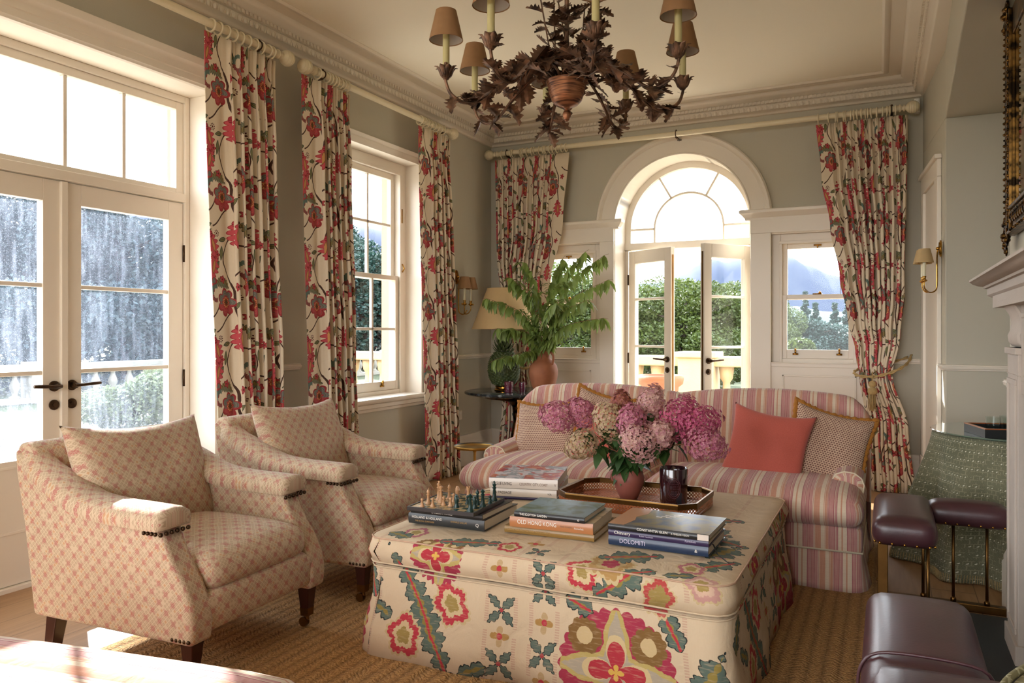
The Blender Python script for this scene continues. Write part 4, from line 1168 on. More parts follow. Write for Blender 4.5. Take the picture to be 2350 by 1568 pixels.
def fringe(m, w, h, pinch, n=46, seed=0):
    """ruched trimming round a cushion edge"""
    rng = random.Random(seed); path = []
    for side in range(4):
        for i in range(n):
            s = -1+2*i/n
            u, v = ((s, -1), (1, s), (-s, 1), (-1, -s))[side]
            x = w/2*u*(1-pinch*(1-v*v)*(abs(u)**2)); y = h/2*v*(1-pinch*(1-u*u)*(abs(v)**2)*(1.6 if v > 0 else .7))
            k = 1.015; path.append((x*k, y*k, rng.uniform(-.004, .004)))
    rs = [.0135+.0030*math.sin(i*1.7)+rng.uniform(-.001, .001) for i in range(len(path))]
    N = len(path); m.tube(path, rs, 7, closed=True)
def cushion(label, mat, w, h, t_, loc, rot, fr=False, seed=0, group=None, cat='cushion'):
    t = thing('cushion', label, cat, loc, 0, group); t.rotation_euler = rot
    m = MB(); pillow(m, w, h, t_, 20, dent=.5, seed=seed, pinch=.11, uvo=(seed*.37, 0)); m.build('cover', mat, t)
    m = MB()
    if fr: fringe(m, w, h, .11, seed=seed); m.build('fringe', M['fringe'], t)
    return t
gsc = 'cushions on the sofa'
cushion('brown dotted cushion with mustard fringe against the left arm of the sofa', M['dots'], .46, .42, .15, (-1.95, 4.48, .605), (math.radians(70), math.radians(-4), math.radians(-6)), True, 2, gsc)
cushion('coral red cushion half hidden behind the hydrangeas', M['coral'], .46, .42, .13, (-1.50, 4.38, .625), (math.radians(66), math.radians(4), math.radians(4)), False, 5, gsc)
cushion('brown dotted cushion with mustard fringe whose corner shows above the coral one on the left', M['dots'], .42, .42, .11, (-1.62, 4.60, .665), (math.radians(74), math.radians(12), math.radians(2)), True, 7, gsc)
cushion('coral red cushion standing on the right half of the sofa', M['coral'], .44, .44, .14, (-.585, 4.34, .625), (math.radians(66), math.radians(8), math.radians(-4)), False, 9, gsc)
cushion('brown dotted cushion with mustard fringe leaning in the right corner of the sofa', M['dots'], .42, .42, .14, (-.285, 4.46, .635), (math.radians(66), math.radians(14), math.radians(6)), True, 12, gsc)

# foreground: striped seat that enters the picture at the bottom left
t = thing('sofa', 'striped sofa cut off by the bottom left edge of the picture', 'sofa', (-1.75, .72, .016), math.radians(11))
m = MB(); m.soft((0, -.02, .25), (.80, .46, .22), .05, 8); m.build('base', M['stripe'], t, cube=False)
def yst(mb):
    mb.uv = [(v[1], v[0]) for v in mb.v]; return mb
m = MB(); m.soft((-.10, -.12, .450), (.72, .40, .075), .07, 14, top=.05); yst(m).build('seat_cushion', M['stripe'], t)
m = MB(); m.soft((-.02, .335, .352), (.80, .140, .150), .11, 14, top=.02); yst(m).build('arm', M['stripe'], t)
m = MB(); m.soft((.80, .40, .245), (.10, .09, .225), .08, 10); yst(m).build('arm_front', M['stripe'], t)

# ---------------------------------------------------------------- upholstered stool (ottoman)
X0, X1, Y0, Y1 = -1.825, -.43, 2.43, 3.86
t = thing('ottoman', 'large square ottoman covered in an embroidered print, books and a tray on it', 'ottoman', (0, 0, .016))
def ott_uv(P, k):
    x, y, z = P
    if k == 'top': return (x-X0, .435+(y-Y0))
    return None
def loop_pt(s, inset=0.0, r=.07, flare=0.0):
    """point on the rounded rectangle outline, s in 0..1 from the front left corner, counter-clockwise"""
    x0, x1, y0, y1 = X0+inset-flare, X1-inset+flare, Y0+inset-flare, Y1-inset+flare
    w, h = x1-x0-2*r, y1-y0-2*r; q = PI*r/2
    segs = [w, q, h, q, w, q, h, q]; tot = sum(segs); d = (s % 1.0)*tot
    pts = [((x0+r, y0), (1, 0)), ((x1-r, y0+r), -90), ((x1, y0+r), (0, 1)), ((x1-r, y1-r), 0), ((x1-r, y1), (-1, 0)), ((x0+r, y1-r), 90), ((x0, y1-r), (0, -1)), ((x0+r, y0+r), 180)]
    for k in range(8):
        if d <= segs[k] or k == 7:
            if k % 2 == 0: (px_, py_), (dx, dy) = pts[k]; return px_+dx*d, py_+dy*d
            (px_, py_), a = pts[k]; a = math.radians(a)+d/r; return px_+r*math.cos(a), py_+r*math.sin(a)
        d -= segs[k]
PER = 2*(X1-X0+Y1-Y0)-8*.07+2*PI*.07
NS = 220
def ring_surface(m, prof, r=.07, uscale=PER):
    """prof: (inset, z, v)"""
    vs = []; uvs = []; J = len(prof)
    for (ins, z, v) in prof:
        for i in range(NS+1):
            s = i/NS; x, y = loop_pt(s, ins(s) if callable(ins) else ins, r)
            zz = z(s) if callable(z) else z
            vs.append((x, y, zz)); uvs.append((s*uscale+.07, v))
    m.add(vs, [(j*(NS+1)+i, j*(NS+1)+i+1, (j+1)*(NS+1)+i+1, (j+1)*(NS+1)+i) for j in range(J-1) for i in range(NS)], uvs)
wob = lambda s: .004*math.sin(s*60)+.003*math.sin(s*130)
m = MB(); pl = lambda s: -.028-.020*abs(math.sin(s*38))*0-.010*math.sin(s*44)-.008*math.sin(s*97+1)
ring_surface(m, [(.012, .335, .335), (.004, .32, .32), (lambda s: .0+wob(s), .22, .22), (lambda s: -.012+pl(s)*.4, .10, .10), (lambda s: pl(s), .0, .0)])
m.build('skirt', M['suzani'], t, solid=.004)
m = MB(); m.box(X0+.03, X1-.03, Y0+.03, Y1-.03, .02, .335); m.build('base', M['suzani'], t, smooth=False)
m = MB()     # boxed cushion: side wall, piped edges and crowned top
ring_surface(m, [(.05, .337, .325), (.012, .338, .338), (.0, .346, .346), (lambda s: -.014+wob(s), .39, .39), (.0, .434, .434), (.006, .440, .440)])
vs = []; uvs = []; NJ = 14
for j in range(NJ+1):
    k = j/NJ
    for i in range(NS+1):
        x, y = loop_pt(i/NS, .006, .07); cx, cy = (X0+X1)/2, (Y0+Y1)/2
        px_, py_ = lerp(x, cx, k), lerp(y, cy, k); zz = .440+.012*(1-(1-k)**2.5)+.002*math.sin(px_*13)*math.sin(py_*11)*min(1, k*4)
        vs.append((px_, py_, zz)); uvs.append((px_-X0, .435+py_-Y0))
m.add(vs, [(j*(NS+1)+i, j*(NS+1)+i+1, (j+1)*(NS+1)+i+1, (j+1)*(NS+1)+i) for j in range(NJ) for i in range(NS)], uvs)
m.build('top_cushion', M['suzani'], t)
for z, ins in ((.438, .0), (.345, -.002), (.328, .002)):
    m = MB(); m.tube([(*loop_pt(i/160, ins, .07), z+.0015*math.sin(i*.5)) for i in range(160)], .0034, 6, closed=True); m.build('piping', M['piping2'] if z > .4 else M['suzani'], t)
OT = .016+.452   # height of the stool top
# ---------------------------------------------------------------- chandelier
def oakleaf(m, base, d, L, up, rng, lobes=4):
    """a lobed, curled tole leaf from base along d"""
    d = Vector(d).normalized(); up = Vector(up); up = (up-d*up.dot(d))
    up = up.normalized() if up.length > 1e-3 else d.orthogonal().normalized()
    w = d.cross(up); vs = []; n = lobes*2+2
    curl = rng.uniform(-.5, .9); fold = rng.uniform(.15, .5); twist = rng.uniform(-.5, .5)
    for i in range(n+1):
        t = i/n; c = L*t
        wid = L*.36*math.sin(PI*(t**.8))*(1.2 if i % 2 else .60)+.001
        z = -curl*L*.5*t*t
        ww = w*math.cos(twist*t)+up*math.sin(twist*t)
        p = Vector(base)+d*c+up*z
        vs += [p+ww*wid+up*(fold*wid)+d*(.10*L if i % 2 else 0)*.5, p, p-ww*wid+up*(fold*wid)+d*(.10*L if i % 2 else 0)*.5]
    fs = []
    for i in range(n): fs += [(i*3, i*3+3, i*3+4, i*3+1), (i*3+1, i*3+4, i*3+5, i*3+2)]
    m.add(vs, fs)
CH = (-1.313, 3.254, 2.21)
ch = thing('chandelier', 'rusty metal oak leaf chandelier with eight candle arms and small tan shades', 'chandelier', CH)
m = MB(); m.lathe([(.001, .0), (.010, .006), (.017, .02), (.020, .035), (.014, .05), (.008, .056), (.013, .062), (.018, .068), (.05, .076), (.068, .095), (.080, .13), (.088, .165), (.096, .18), (.096, .185), (.085, .183), (.01, .17)], 32)
m.build('bowl', M['rustbowl'], ch, auto=50)
m = MB(); m.tube([(0, 0, .17), (0, 0, ZC-CH[2]-.03)], .011, 8); m.lathe([(.055, ZC-CH[2]-.03), (.05, ZC-CH[2]-.01), (.02, ZC-CH[2])], 20); m.build('stem', M['rust'], ch)
rng = random.Random(42)
# central spray
m = MB()
for k in range(9):
    a = k*2.399; r = .10+.05*rng.random(); top = .42+.30*rng.random()
    P = smoothpath([(.03*math.cos(a), .03*math.sin(a), .17), (r*.5*math.cos(a), r*.5*math.sin(a), .30), (r*math.cos(a+.4), r*math.sin(a+.4), top)], 6)
    m.tube(P, .003, 5)
    for q in range(4, len(P)):
        for _ in range(1):
            dd = Vector((math.cos(a)+rng.uniform(-.9, .9), math.sin(a)+rng.uniform(-.9, .9), rng.uniform(-.2, 1.0)))
            oakleaf(m, P[q], dd, rng.uniform(.055, .085), (0, 0, 1), rng)
for k in range(44):
    z = .22+.55*rng.random()**1.3; a = rng.uniform(0, 2*PI)
    dd = Vector((math.cos(a), math.sin(a), rng.uniform(-.1, .9))); oakleaf(m, (.012*math.cos(a), .012*math.sin(a), z), dd, rng.uniform(.07, .105), (0, 0, 1), rng)
m.build('leaf_spray', M['rust'], ch, smooth=False, weld=False, solid=.0012)
def cup(m, c):
    for k in range(8):
        a = 2*PI*k/8
        d = Vector((math.cos(a), math.sin(a), 0)); w = Vector((-d.y, d.x, 0)); c_ = Vector(c)
        vs = []
        for (r, z, ww) in ((.004, -.045, .004), (.022, -.028, .014), (.032, -.004, .015), (.040, .008, .010), (.052, .010, .001)):
            vs += [c_+d*r-w*ww+Vector((0, 0, z)), c_+d*(r+.003)+Vector((0, 0, z-.002)), c_+d*r+w*ww+Vector((0, 0, z))]
        fs = []
        for i in range(4): fs += [(i*3, i*3+3, i*3+4, i*3+1), (i*3+1, i*3+4, i*3+5, i*3+2)]
        m.add(vs, fs)
    m.lathe([(.012, -.045), (.018, -.03), (.023, -.005), (.026, .014), (.022, .014), (.018, -.0)], 14, c)
for k in range(8):
    a = math.radians(33.6+45*k); ca, sa = math.cos(a), math.sin(a)
    R = .55; zc = .215       # cup height above the bowl tip
    A = lambda r, z, o=0: (ca*r-sa*o, sa*r+ca*o, z)
    P = smoothpath([A(.03, .17), A(.10, .235), A(.19, .235), A(.30, .17), A(.40, .085), A(.47, .072), A(.53, .11), A(.553, .17), A(R, .20)], 6)
    m = MB(); m.tube(P, [.007]*len(P), 7)
    m.tube([p+Vector((0, 0, -.008))+Vector((-sa, ca, 0))*.008*math.sin(i*.3) for i, p in enumerate(P)], .003, 5)
    arm = m.build('arm', M['rust'], ch)
    m = MB(); cup(m, A(R, zc)); m.build('candle_cup', M['rust'], arm, solid=.001)
    m = MB(); m.tube([A(R, zc-.0), A(R, zc+.165)], .0155, 14); m.build('candle', M['candle'], arm, auto=50)
    m = MB(); sp = [(.076, zc+.130), (.0755, zc+.133), (.046, zc+.262), (.0445, zc+.262), (.0735, zc+.133), (.074, zc+.130)]
    m.lathe(sp, 28, A(R, 0), cap=False); sh = m.build('lamp_shade', M['shade_brown'], arm, auto=60)
    m = MB(); m.lathe([(.0725, zc+.1335), (.0438, zc+.2615)], 28, A(R, 0), cap=False); m.build('shade_lining', M['shade_in'], sh)
    m = MB(); rr = random.Random(k)
    for i in range(3, len(P)-3):
        for s in (-1, 1):
            if rr.random() < (.62 if i < 26 else .22):
                t = (P[i+1]-P[i-1]).normalized(); side = Vector((-sa, ca, 0))*s
                d = side*rr.uniform(.5, 1)+t*rr.uniform(-.2, .9)+Vector((0, 0, rr.uniform(-.5, .9)))
                oakleaf(m, P[i], d, rr.uniform(.07, .105)*(1.1 if i < 26 else .7), (0, 0, 1), rr)
    for i in (28, 34):
        d = Vector((ca*rr.uniform(-.5, 1), sa*rr.uniform(-.5, 1), rr.uniform(-.9, .4))); oakleaf(m, P[min(i, len(P)-2)], d, .085, (0, 0, 1), rr)
    m.build('leaf_spray', M['rust'], arm, smooth=False, weld=False, solid=.0012)

# ---------------------------------------------------------------- wall sconces
def sconce(label, loc, rz, scale=1.0):
    """origin on the wall, +x out of the wall"""
    t = thing('wall_sconce', label, 'wall lamp', loc, rz)
    m = MB(lambda x, y, z: (x, y, z))
    m.prism([(.028*math.cos(2*PI*i/20), .085+.055*math.sin(2*PI*i/20)) for i in range(20)], -.001, .008, 'x')
    m.prism([(.02*math.cos(2*PI*i/20), .085+.042*math.sin(2*PI*i/20)) for i in range(20)], .008, .014, 'x'); m.ball((.02, 0, .085), .012)
    m.tube(smoothpath([(.02, 0, .085), (.024, 0, .02), (.024, 0, -.15), (.035, 0, -.195), (.07, 0, -.205), (.10, 0, -.175)], 5), .0045, 7)
    m.build('backplate', M['brass'], t, auto=50)
    for s in (-1, 1):
        y = s*.048; m = MB()
        m.tube(smoothpath([(.07, 0, -.205), (.09, y*.6, -.20), (.105, y, -.17), (.105, y, -.13)], 5), .0042, 7)
        m.lathe([(.006, -.14), (.017, -.132), (.019, -.126), (.009, -.12), (.011, -.105), (.013, -.10)], 14, (.105, y, 0))
        m.tube([(.105, y*1.0, -.13), (.105, y*1.7, -.128)], .003, 6); m.ball((.105, y*1.75, -.128), .007)
        ar = m.build('arm', M['brass'], t)
        m = MB(); m.tube([(.105, y, -.11), (.105, y, .012)], .0105, 12); m.build('candle', M['ivory'], ar, auto=50)
        m = MB(); m.lathe([(.058, -.01), (.057, -.008), (.035, .082), (.034, .082), (.056, -.008)], 24, (.105, y, 0), cap=False); m.build('lamp_shade', M['shade_brown'] if 'left' in label else M['shade_cream'], ar, auto=60)
    return t
sconce('brass two candle sconce with tan shades on the left wall', (XL, 6.12, 1.655), 0).scale = (1.18, 1.18, 1.18)
sconce('brass two candle sconce with cream shades by the recess on the right wall', (.325, 5.83, 1.72), PI+.08)

# ---------------------------------------------------------------- corner table, lamp, jug, votive
t = thing('round_table', 'round black marble topped table in the far left corner', 'table', (-2.97, 6.19, 0))
m = MB(); m.lathe([(.001, .690), (.44, .690), (.465, .695), (.478, .703), (.48, .712), (.474, .720), (.462, .7225), (.001, .7225)], 64); m.build('table_top', M['marble'], t, auto=40)
m = MB(); m.lathe([(.24, 0), (.25, .02), (.20, .05), (.07, .09), (.05, .16), (.075, .26), (.06, .34), (.04, .45), (.05, .58), (.09, .63), (.30, .66), (.32, .69)], 28); m.build('pedestal', M['gold'], t, auto=50)
T0 = .7235
t = thing('table_lamp', 'green ceramic pineapple lamp with a wide cream shade on the black table', 'table lamp', (-3.10, 6.17, T0))
m = MB(); m.lathe([(.085, 0), (.088, .006), (.080, .018), (.074, .022), (.074, .032), (.080, .036), (.076, .042), (.001, .042)], 32); m.build('brass_base', M['brass'], t, auto=50)
m = MB(); bp = [(.070, .040), (.105, .065), (.128, .11), (.138, .17), (.134, .23), (.115, .285), (.085, .33), (.05, .35)]
m.lathe([(r*.94, z) for r, z in bp], 28)
NN = 330
for i in range(NN):
    tt = (i+.5)/NN; z = .05+.29*tt; a = i*2.399963
    r = interp([(zz, rr) for rr, zz in bp], z)*.95
    d = Vector((math.cos(a), math.sin(a), 0)); w = Vector((-d.y, d.x, 0)); p = d*r+Vector((0, 0, z)); s = .0105
    m.add([p-w*s-Vector((0, 0, s*.8)), p+w*s-Vector((0, 0, s*.8)), p+w*s*.8+Vector((0, 0, s)), p-w*s*.8+Vector((0, 0, s)), p+d*.022+Vector((0, 0, s*1.1))], [(0, 1, 4), (1, 2, 4), (2, 3, 4), (3, 0, 4)])
m.build('pineapple_body', M['pinegreen'], t, weld=False)
m = MB(); rr = random.Random(3)
for i in range(64):
    a = i*2.4; lv = i/64; r0 = .04*(1-lv*.5); L = lerp(.075, .12, lv); d = Vector((math.cos(a), math.sin(a), 0))*lerp(1.0, .18, lv)+Vector((0, 0, lerp(.35, 1.2, lv))); d.normalize()
    w = Vector((-math.sin(a), math.cos(a), 0)); p = Vector((r0*math.cos(a), r0*math.sin(a), .335+.11*lv)); n_ = d.cross(w)
    pts = []
    for (q, ww, c) in ((0, .013, 0), (.35, .015, -.004), (.7, .010, 0), (1, .001, .014)): pts += [p+d*(L*q)-w*ww+n_*c, p+d*(L*q)+n_*(c+.003), p+d*(L*q)+w*ww+n_*c]
    m.add(pts, [f for k in range(3) for f in ((k*3, k*3+3, k*3+4, k*3+1), (k*3+1, k*3+4, k*3+5, k*3+2))])
m.build('pineapple_crown', M['pinegreen'], t, weld=False, solid=.002)
m = MB(); m.tube([(0, 0, .40), (0, 0, .72)], .006, 8); m.build('lamp_stem', M['brass'], t)
m = MB(); m.lathe([(.292, .552), (.290, .552), (.150, .918), (.152, .918)], 56, cap=False); sh = m.build('lamp_shade', M['shade_cream'], t, auto=60, solid=.002)

t = thing('jug', 'large terracotta jug with a looped handle holding green branches', 'jug', (-2.605, 5.93, T0), 0)
jp = [(.001, .0), (.066, .0), (.072, .004), (.098, .07), (.118, .14), (.124, .19), (.112, .245), (.078, .285), (.058, .305), (.054, .34), (.066, .362), (.068, .37), (.060, .372), (.048, .35), (.048, .31), (.06, .29)]
m = MB(); m.lathe([(r, z-.0) for r, z in jp], 40); m.build('body', M['terracotta'], t, auto=60)
m = MB(); m.tube(smoothpath([(.060, -.02, .355), (.085, -.03, .352), (.105, -.035, .32), (.100, -.035, .27), (.092, -.03, .25)], 5), [.010]*21, 8); m.build('handle', M['terracotta'], t)

def leaf(m, p, d, L, W, up=(0, 0, 1), droop=.25, fold=.25):
    p = Vector(p); d = Vector(d).normalized(); up = Vector(up); up = up-d*up.dot(d); up = up.normalized() if up.length > 1e-4 else d.orthogonal().normalized(); w = d.cross(up)
    vs = []
    for (q, ww) in ((0, .04), (.22, .75), (.5, 1.0), (.78, .6), (1, .02)):
        c = p+d*(L*q)-up*(droop*L*q*q); vs += [c-w*(W*ww)+up*(fold*W*ww), c, c+w*(W*ww)+up*(fold*W*ww)]
    m.add(vs, [f for k in range(4) for f in ((k*3, k*3+3, k*3+4, k*3+1), (k*3+1, k*3+4, k*3+5, k*3+2))])
JM = Vector((-2.605, 5.93, T0+.35))
ends = [((-2.72, 5.80, 1.83), 'leafy green branch rising left of the middle of the terracotta jug'), ((-2.44, 5.95, 1.86), 'tallest upright green branch in the terracotta jug, in front of the window'),
        ((-2.20, 5.85, 1.90), 'green branch reaching up right across the back window'), ((-2.02, 5.80, 1.86), 'green branch reaching highest on the far right, before the pilaster'),
        ((-1.97, 5.75, 1.66), 'long green branch pointing right just above the middle'), ((-2.11, 5.65, 1.50), 'drooping green branch on the right, second from lowest'),
        ((-2.00, 5.72, 1.36), 'lowest long green branch bending out to the right'), ((-3.02, 5.70, 1.53), 'small green branch leaning left in front of the cream lampshade'),
        ((-2.82, 5.75, 1.70), 'green branch leaning left before the tied curtain'), ((-2.95, 5.72, 1.02), 'short leafy twig hanging low before the pineapple lamp'),
        ((-2.90, 5.66, 1.28), 'leafy twig spreading left below the lampshade'), ((-2.58, 5.62, 1.60), 'dense green branch in the middle leaning towards the room'), ((-2.35, 5.60, 1.48), 'dense green branch low in the middle leaning towards the room')]
for i, (e, lb) in enumerate(ends):
    e = Vector(e); rr = random.Random(100+i)
    t = thing('leafy_branch', lb, 'branch', tuple(JM+Vector((0, 0, -.12))), 0, 'green branches in the terracotta jug'); o = JM+Vector((0, 0, -.12))
    side = Vector((e.x-JM.x, e.y-JM.y, 0)); mid = JM+Vector((side.x*.35, side.y*.35, (e.z-JM.z)*.62+.04)); r0 = Vector((side.x, side.y, 0)).normalized()*.03
    P = smoothpath([o-o, JM+r0-o+Vector((0, 0, .02)), mid-o, e-o, ], 10)
    tip = (P[-1]-P[-3]).normalized(); P.append(P[-1]+tip*.05+Vector((0, 0, -.015)))
    m = MB(); N = len(P); m.tube(P, [.0035*(1-k/N)+.001 for k in range(N)], 5); m.build('stem', M['twig'], t)
    m = MB(); st = 12 if i not in (9,) else 13
    for k in range(st, N-1):
        tdir = (P[min(k+1, N-1)]-P[k-1]).normalized()
        sd = tdir.cross(Vector((0, 0, 1))); sd = sd.normalized() if sd.length > .1 else Vector((1, 0, 0))
        for s in (-1, 1):
            for rep in range(1+k % 2):
                base = P[k]+(P[k+1]-P[k])*(.5*rep)
                d = sd*s*rr.uniform(.35, .8)+tdir*rr.uniform(.1, .6)+Vector((0, 0, rr.uniform(-1.3, -.3)))
                leaf(m, base, d, rr.uniform(.08, .12), rr.uniform(.015, .021), up=(rr.uniform(-.3, .3), rr.uniform(-.3, .3), 1), droop=.45)
        if k % 5 == 0 and k < N-5:   # side shoots
            d0 = (sd*rr.choice((-1, 1))+tdir*.7+Vector((0, 0, .3))).normalized(); b0 = P[k]
            for q in range(1, 7):
                bb = b0+d0*(.022*q)+Vector((0, 0, -.001*q*q))
                for s in (-1, 1):
                    d = d0.cross(Vector((0, 0, 1)))*s*.8+d0*.5+Vector((0, 0, rr.uniform(-.6, 0))); leaf(m, bb, d, rr.uniform(.05, .08), .012, droop=.35)
    m.build('leaves', M['leaf'], t, weld=False)

t = thing('votive_holder', 'cranberry glass votive beside the pineapple lamp', 'candle holder', (-2.945, 5.955, T0))
m = MB(); m.lathe([(.001, .0), (.030, .0), (.034, .01), (.040, .095), (.0375, .095), (.032, .014), (.001, .012)], 28); m.build('glass', M['redglass'], t, auto=60)
t = thing('votive_holder', 'narrower dark cranberry glass votive on the right, before the tied curtain', 'candle holder', (-2.865, 6.06, T0))
m = MB(); m.lathe([(.001, .0), (.022, .0), (.026, .01), (.030, .085), (.028, .085), (.024, .014), (.001, .012)], 24); m.build('glass', M['redglass'], t, auto=60)

# little gilt drinks table left of the sofa
t = thing('drinks_table', 'small round tray topped drinks table on a gilt stem beside the sofa', 'side table', (-2.70, 4.90, .0))
m = MB(); m.lathe([(.001, .405), (.142, .405), (.150, .41), (.153, .420), (.149, .422), (.145, .412), (.001, .410)], 44, ribs=44, rib=.004); m.build('tray_top', M['black'], t, auto=50)
m = MB(); m.lathe([(.152, .404), (.1545, .421), (.152, .423), (.1495, .415)], 44); m.build('gilt_rim', M['gilt'], t)
m = MB(); m.tube([(0, 0, .02), (0, 0, .405)], .010, 10)
for z in (.13, .27, .38): m.lathe([(.010, z-.008), (.013, z-.004), (.013, z+.004), (.010, z+.008)], 12)
m.lathe([(.085, 0), (.09, .008), (.06, .016), (.02, .03), (.011, .05)], 28); m.build('stem', M['gilt'], t, auto=50)
# double socket low on the left wall
t = thing('wall_socket', 'pale double socket low on the left wall near the corner', 'socket', (XL, 6.15, .475))
m = MB(); m.box(0, .007, -.073, .073, -.043, .043); m.build('plate', M['trim'], t, smooth=False, bevel=.002)
m = MB(); m.box(.007, .010, -.055, -.015, .01, .03); m.box(.007, .010, .015, .055, .01, .03); m.build('switches', M['white'], t, smooth=False)
t = thing('alarm_sensor', 'small grey white alarm sensor in the corner behind the pole finial', 'sensor', (.235, 6.78, 3.02))
m = MB(); m.box(-.045, .0, -.02, .03, -.06, .06); m.build('body', M['white'], t, smooth=False, bevel=.012)
# ---------------------------------------------------------------- things on the ottoman
def text_mesh(parent, name, s, size, mat, M4, align='LEFT', squeeze=1.0):
    """lettering as real, thin geometry"""
    cu = bpy.data.curves.new('t', 'FONT'); cu.body = s; cu.size = size; cu.extrude = .0003; cu.align_x = align; cu.align_y = 'CENTER'; cu.resolution_u = 3
    o = bpy.data.objects.new('t', cu); COL.objects.link(o)
    dg = bpy.context.evaluated_depsgraph_get(); me = bpy.data.meshes.new_from_object(o.evaluated_get(dg)); bpy.data.objects.remove(o)
    me.materials.clear(); me.materials.append(mat)
    me.transform(M4 @ Matrix.Diagonal((squeeze, 1, 1, 1)))
    ob = bpy.data.objects.new(name, me); link(ob, parent); return ob
def cover_mat(name, a, b, c, scale=7, spot=None):
    return material(name, rough=.42, coat=.1, fn=lambda: mixc(smooth01(noise(coord('Object'), scale, 5, 1.0), .35, .6), mixc(noise(coord('Object'), scale*2.3, 4), srgb(a), srgb(b)), srgb(c)))
def book(label, w, d, h, loc, rz, cover, spine, texts=(), group='books on the ottoman', ct=.0025, top=None):
    """x along the spine (facing -y), origin at the middle of the bottom"""
    t = thing('book', label, 'book', loc, rz, group)
    m = MB(); m.box(-w/2+.004, w/2-.004, -d/2+.008, d/2-.004, ct, h-ct); m.build('pages', M['page'], t, smooth=False)
    m = MB(); m.box(-w/2, w/2, -d/2+.004, d/2, 0, ct); m.box(-w/2, w/2, -d/2+.004, d/2, h-ct, h)
    m.build('cover', cover, t, smooth=False)
    m = MB(); n = 6; prof = [(-d/2+.006, 0)]+[(-d/2+.004-.004*math.sin(PI*k/n), h*k/n) for k in range(n+1)]+[(-d/2+.006, h)]
    m.prism(prof, -w/2, w/2, 'x'); m.build('spine', spine, t, auto=40)
    for (s, x, z, size, mt, sq) in texts:
        text_mesh(t, 'spine_lettering', s, size*.9, mt, Matrix.Translation((x, -d/2-.0005, z)) @ Matrix.Rotation(PI/2, 4, 'X'), squeeze=sq)
    return t
def plainmat(name, c, r=.4): return material(name, rough=r, color=c, coat=.2)
B = {k: plainmat('book_'+n, c) for k, n, c in (('char', 'charcoal', '2a2d2e'), ('blk', 'black', '1a1a1c'), ('org', 'ochre', 'b07347'), ('must', 'mustard', '8a6a36'), ('cream', 'cream', 'd6c8bb'), ('stone', 'stone', 'cdbfb0'), ('violet', 'violet', '33254a'), ('navy', 'navy', '21324d'))}
HV = cover_mat('garden_painting_cover', '2c3826', '74865e', '7c9098', 13)
HK = cover_mat('beige_patterned_cover', '4a4a42', 'b7a88d', 'cbbb9f', 14)
CG = cover_mat('blue_landscape_cover', '2b3a4c', '55708c', '8a7c4a', 11)
VG = material('magazine_cover', rough=.4, coat=.1, fn=lambda: mixc(smooth01(noise(coord('Object'), 11, 5, 1.2), .52, .56), mixc(smooth01(noise(coord('Object'), 24, 3, .8), .48, .52), srgb('c9c0c2'), srgb('8f9499')), mixc(noise(coord('Object'), 30, 2) > .5, srgb('a8434a'), srgb('c2765a'))))
RS = cover_mat('dark_rose_cover', '22282a', '2d3a34', '4a3130', 12)
IW, IG, ID, IB, IV = M['ink_white'], M['ink_gold'], M['ink_dark'], M['ink_brown'], M['ink_violet']
z = OT+.001
# stack A with the chess board
book('thick charcoal book at the bottom of the left stack, under the chess board', .345, .33, .042, (-1.592, 2.80, z), math.radians(2.0), B['char'], B['char'], [('HOLLAND & HOLLAND', -.155, .028, .0155, IW, .95), ('THE ROYAL GUNMAKER', -.14, .013, .0095, IG, .95), ('DONALD DALLAS', .025, .024, .0105, IG, .95), ('Q', .135, .02, .020, IW, 1.0)])
book('thinner black book second in the left stack, under the chess board', .33, .29, .024, (-1.585, 2.775, z+.043), math.radians(1.0), RS, B['blk'], [('DAVID AUSTIN', -.145, .013, .0085, IW, 1), ('ENGLISH ROSES', -.065, .012, .016, IW, .95)])
# stack B
book('mustard book at the bottom of the middle stack', .365, .30, .026, (-1.165, 2.83, z), math.radians(2.5), B['must'], B['must'], [('GREAT HOUSES MODERN ARISTOCRATS', -.17, .014, .0115, IG, .95), ('JAMES REGINATO', .075, .013, .008, IG, .9)])
book('ochre book in the middle of the middle stack', .335, .285, .040, (-1.155, 2.815, z+.027), math.radians(3.5), HK, B['org'], [('OLD HONG KONG', -.135, .022, .025, IW, .82), ('Peter Crossley', .04, .020, .0085, IB, 1), ('FormAsia', .095, .017, .011, IW, .95)])
book('black spined garden book topmost of the middle stack', .285, .27, .022, (-1.155, 2.80, z+.068), math.radians(2.0), HV, B['blk'], [('THE SCOTTISH GARDEN', -.12, .012, .0135, IW, .85), ('o', .115, .012, .016, IW, 1)])
# stack C
book('navy mountain book at the bottom of the right stack', .365, .285, .034, (-.735, 2.825, z), math.radians(-1.0), B['navy'], B['navy'], [('DOLOMITI', -.14, .018, .024, IV, .95), ('&', .135, .016, .018, IW, 1)])
book('violet book in the middle of the right stack', .365, .28, .024, (-.735, 2.82, z+.035), math.radians(-.5), B['violet'], B['violet'], [('Chinnery', -.16, .013, .0185, IW, 1), ('Robin Hutcheon', -.065, .010, .0085, IV, 1), ('FormAsia', .10, .012, .011, IV, 1)])
cg = book('blue landscape covered book topmost of the right stack', .368, .28, .022, (-.728, 2.805, z+.060), math.radians(-1.5), CG, B['blk'], [('CONSTANTIA GLEN', -.075, .012, .0145, IW, .95), ('A TIMELESS VISION', .05, .011, .0095, IW, .9)])
m = MB(); m.box(.143, .182, -.1405, -.134, .001, .021); m.build('pale_label', B['cream'], cg, smooth=False)
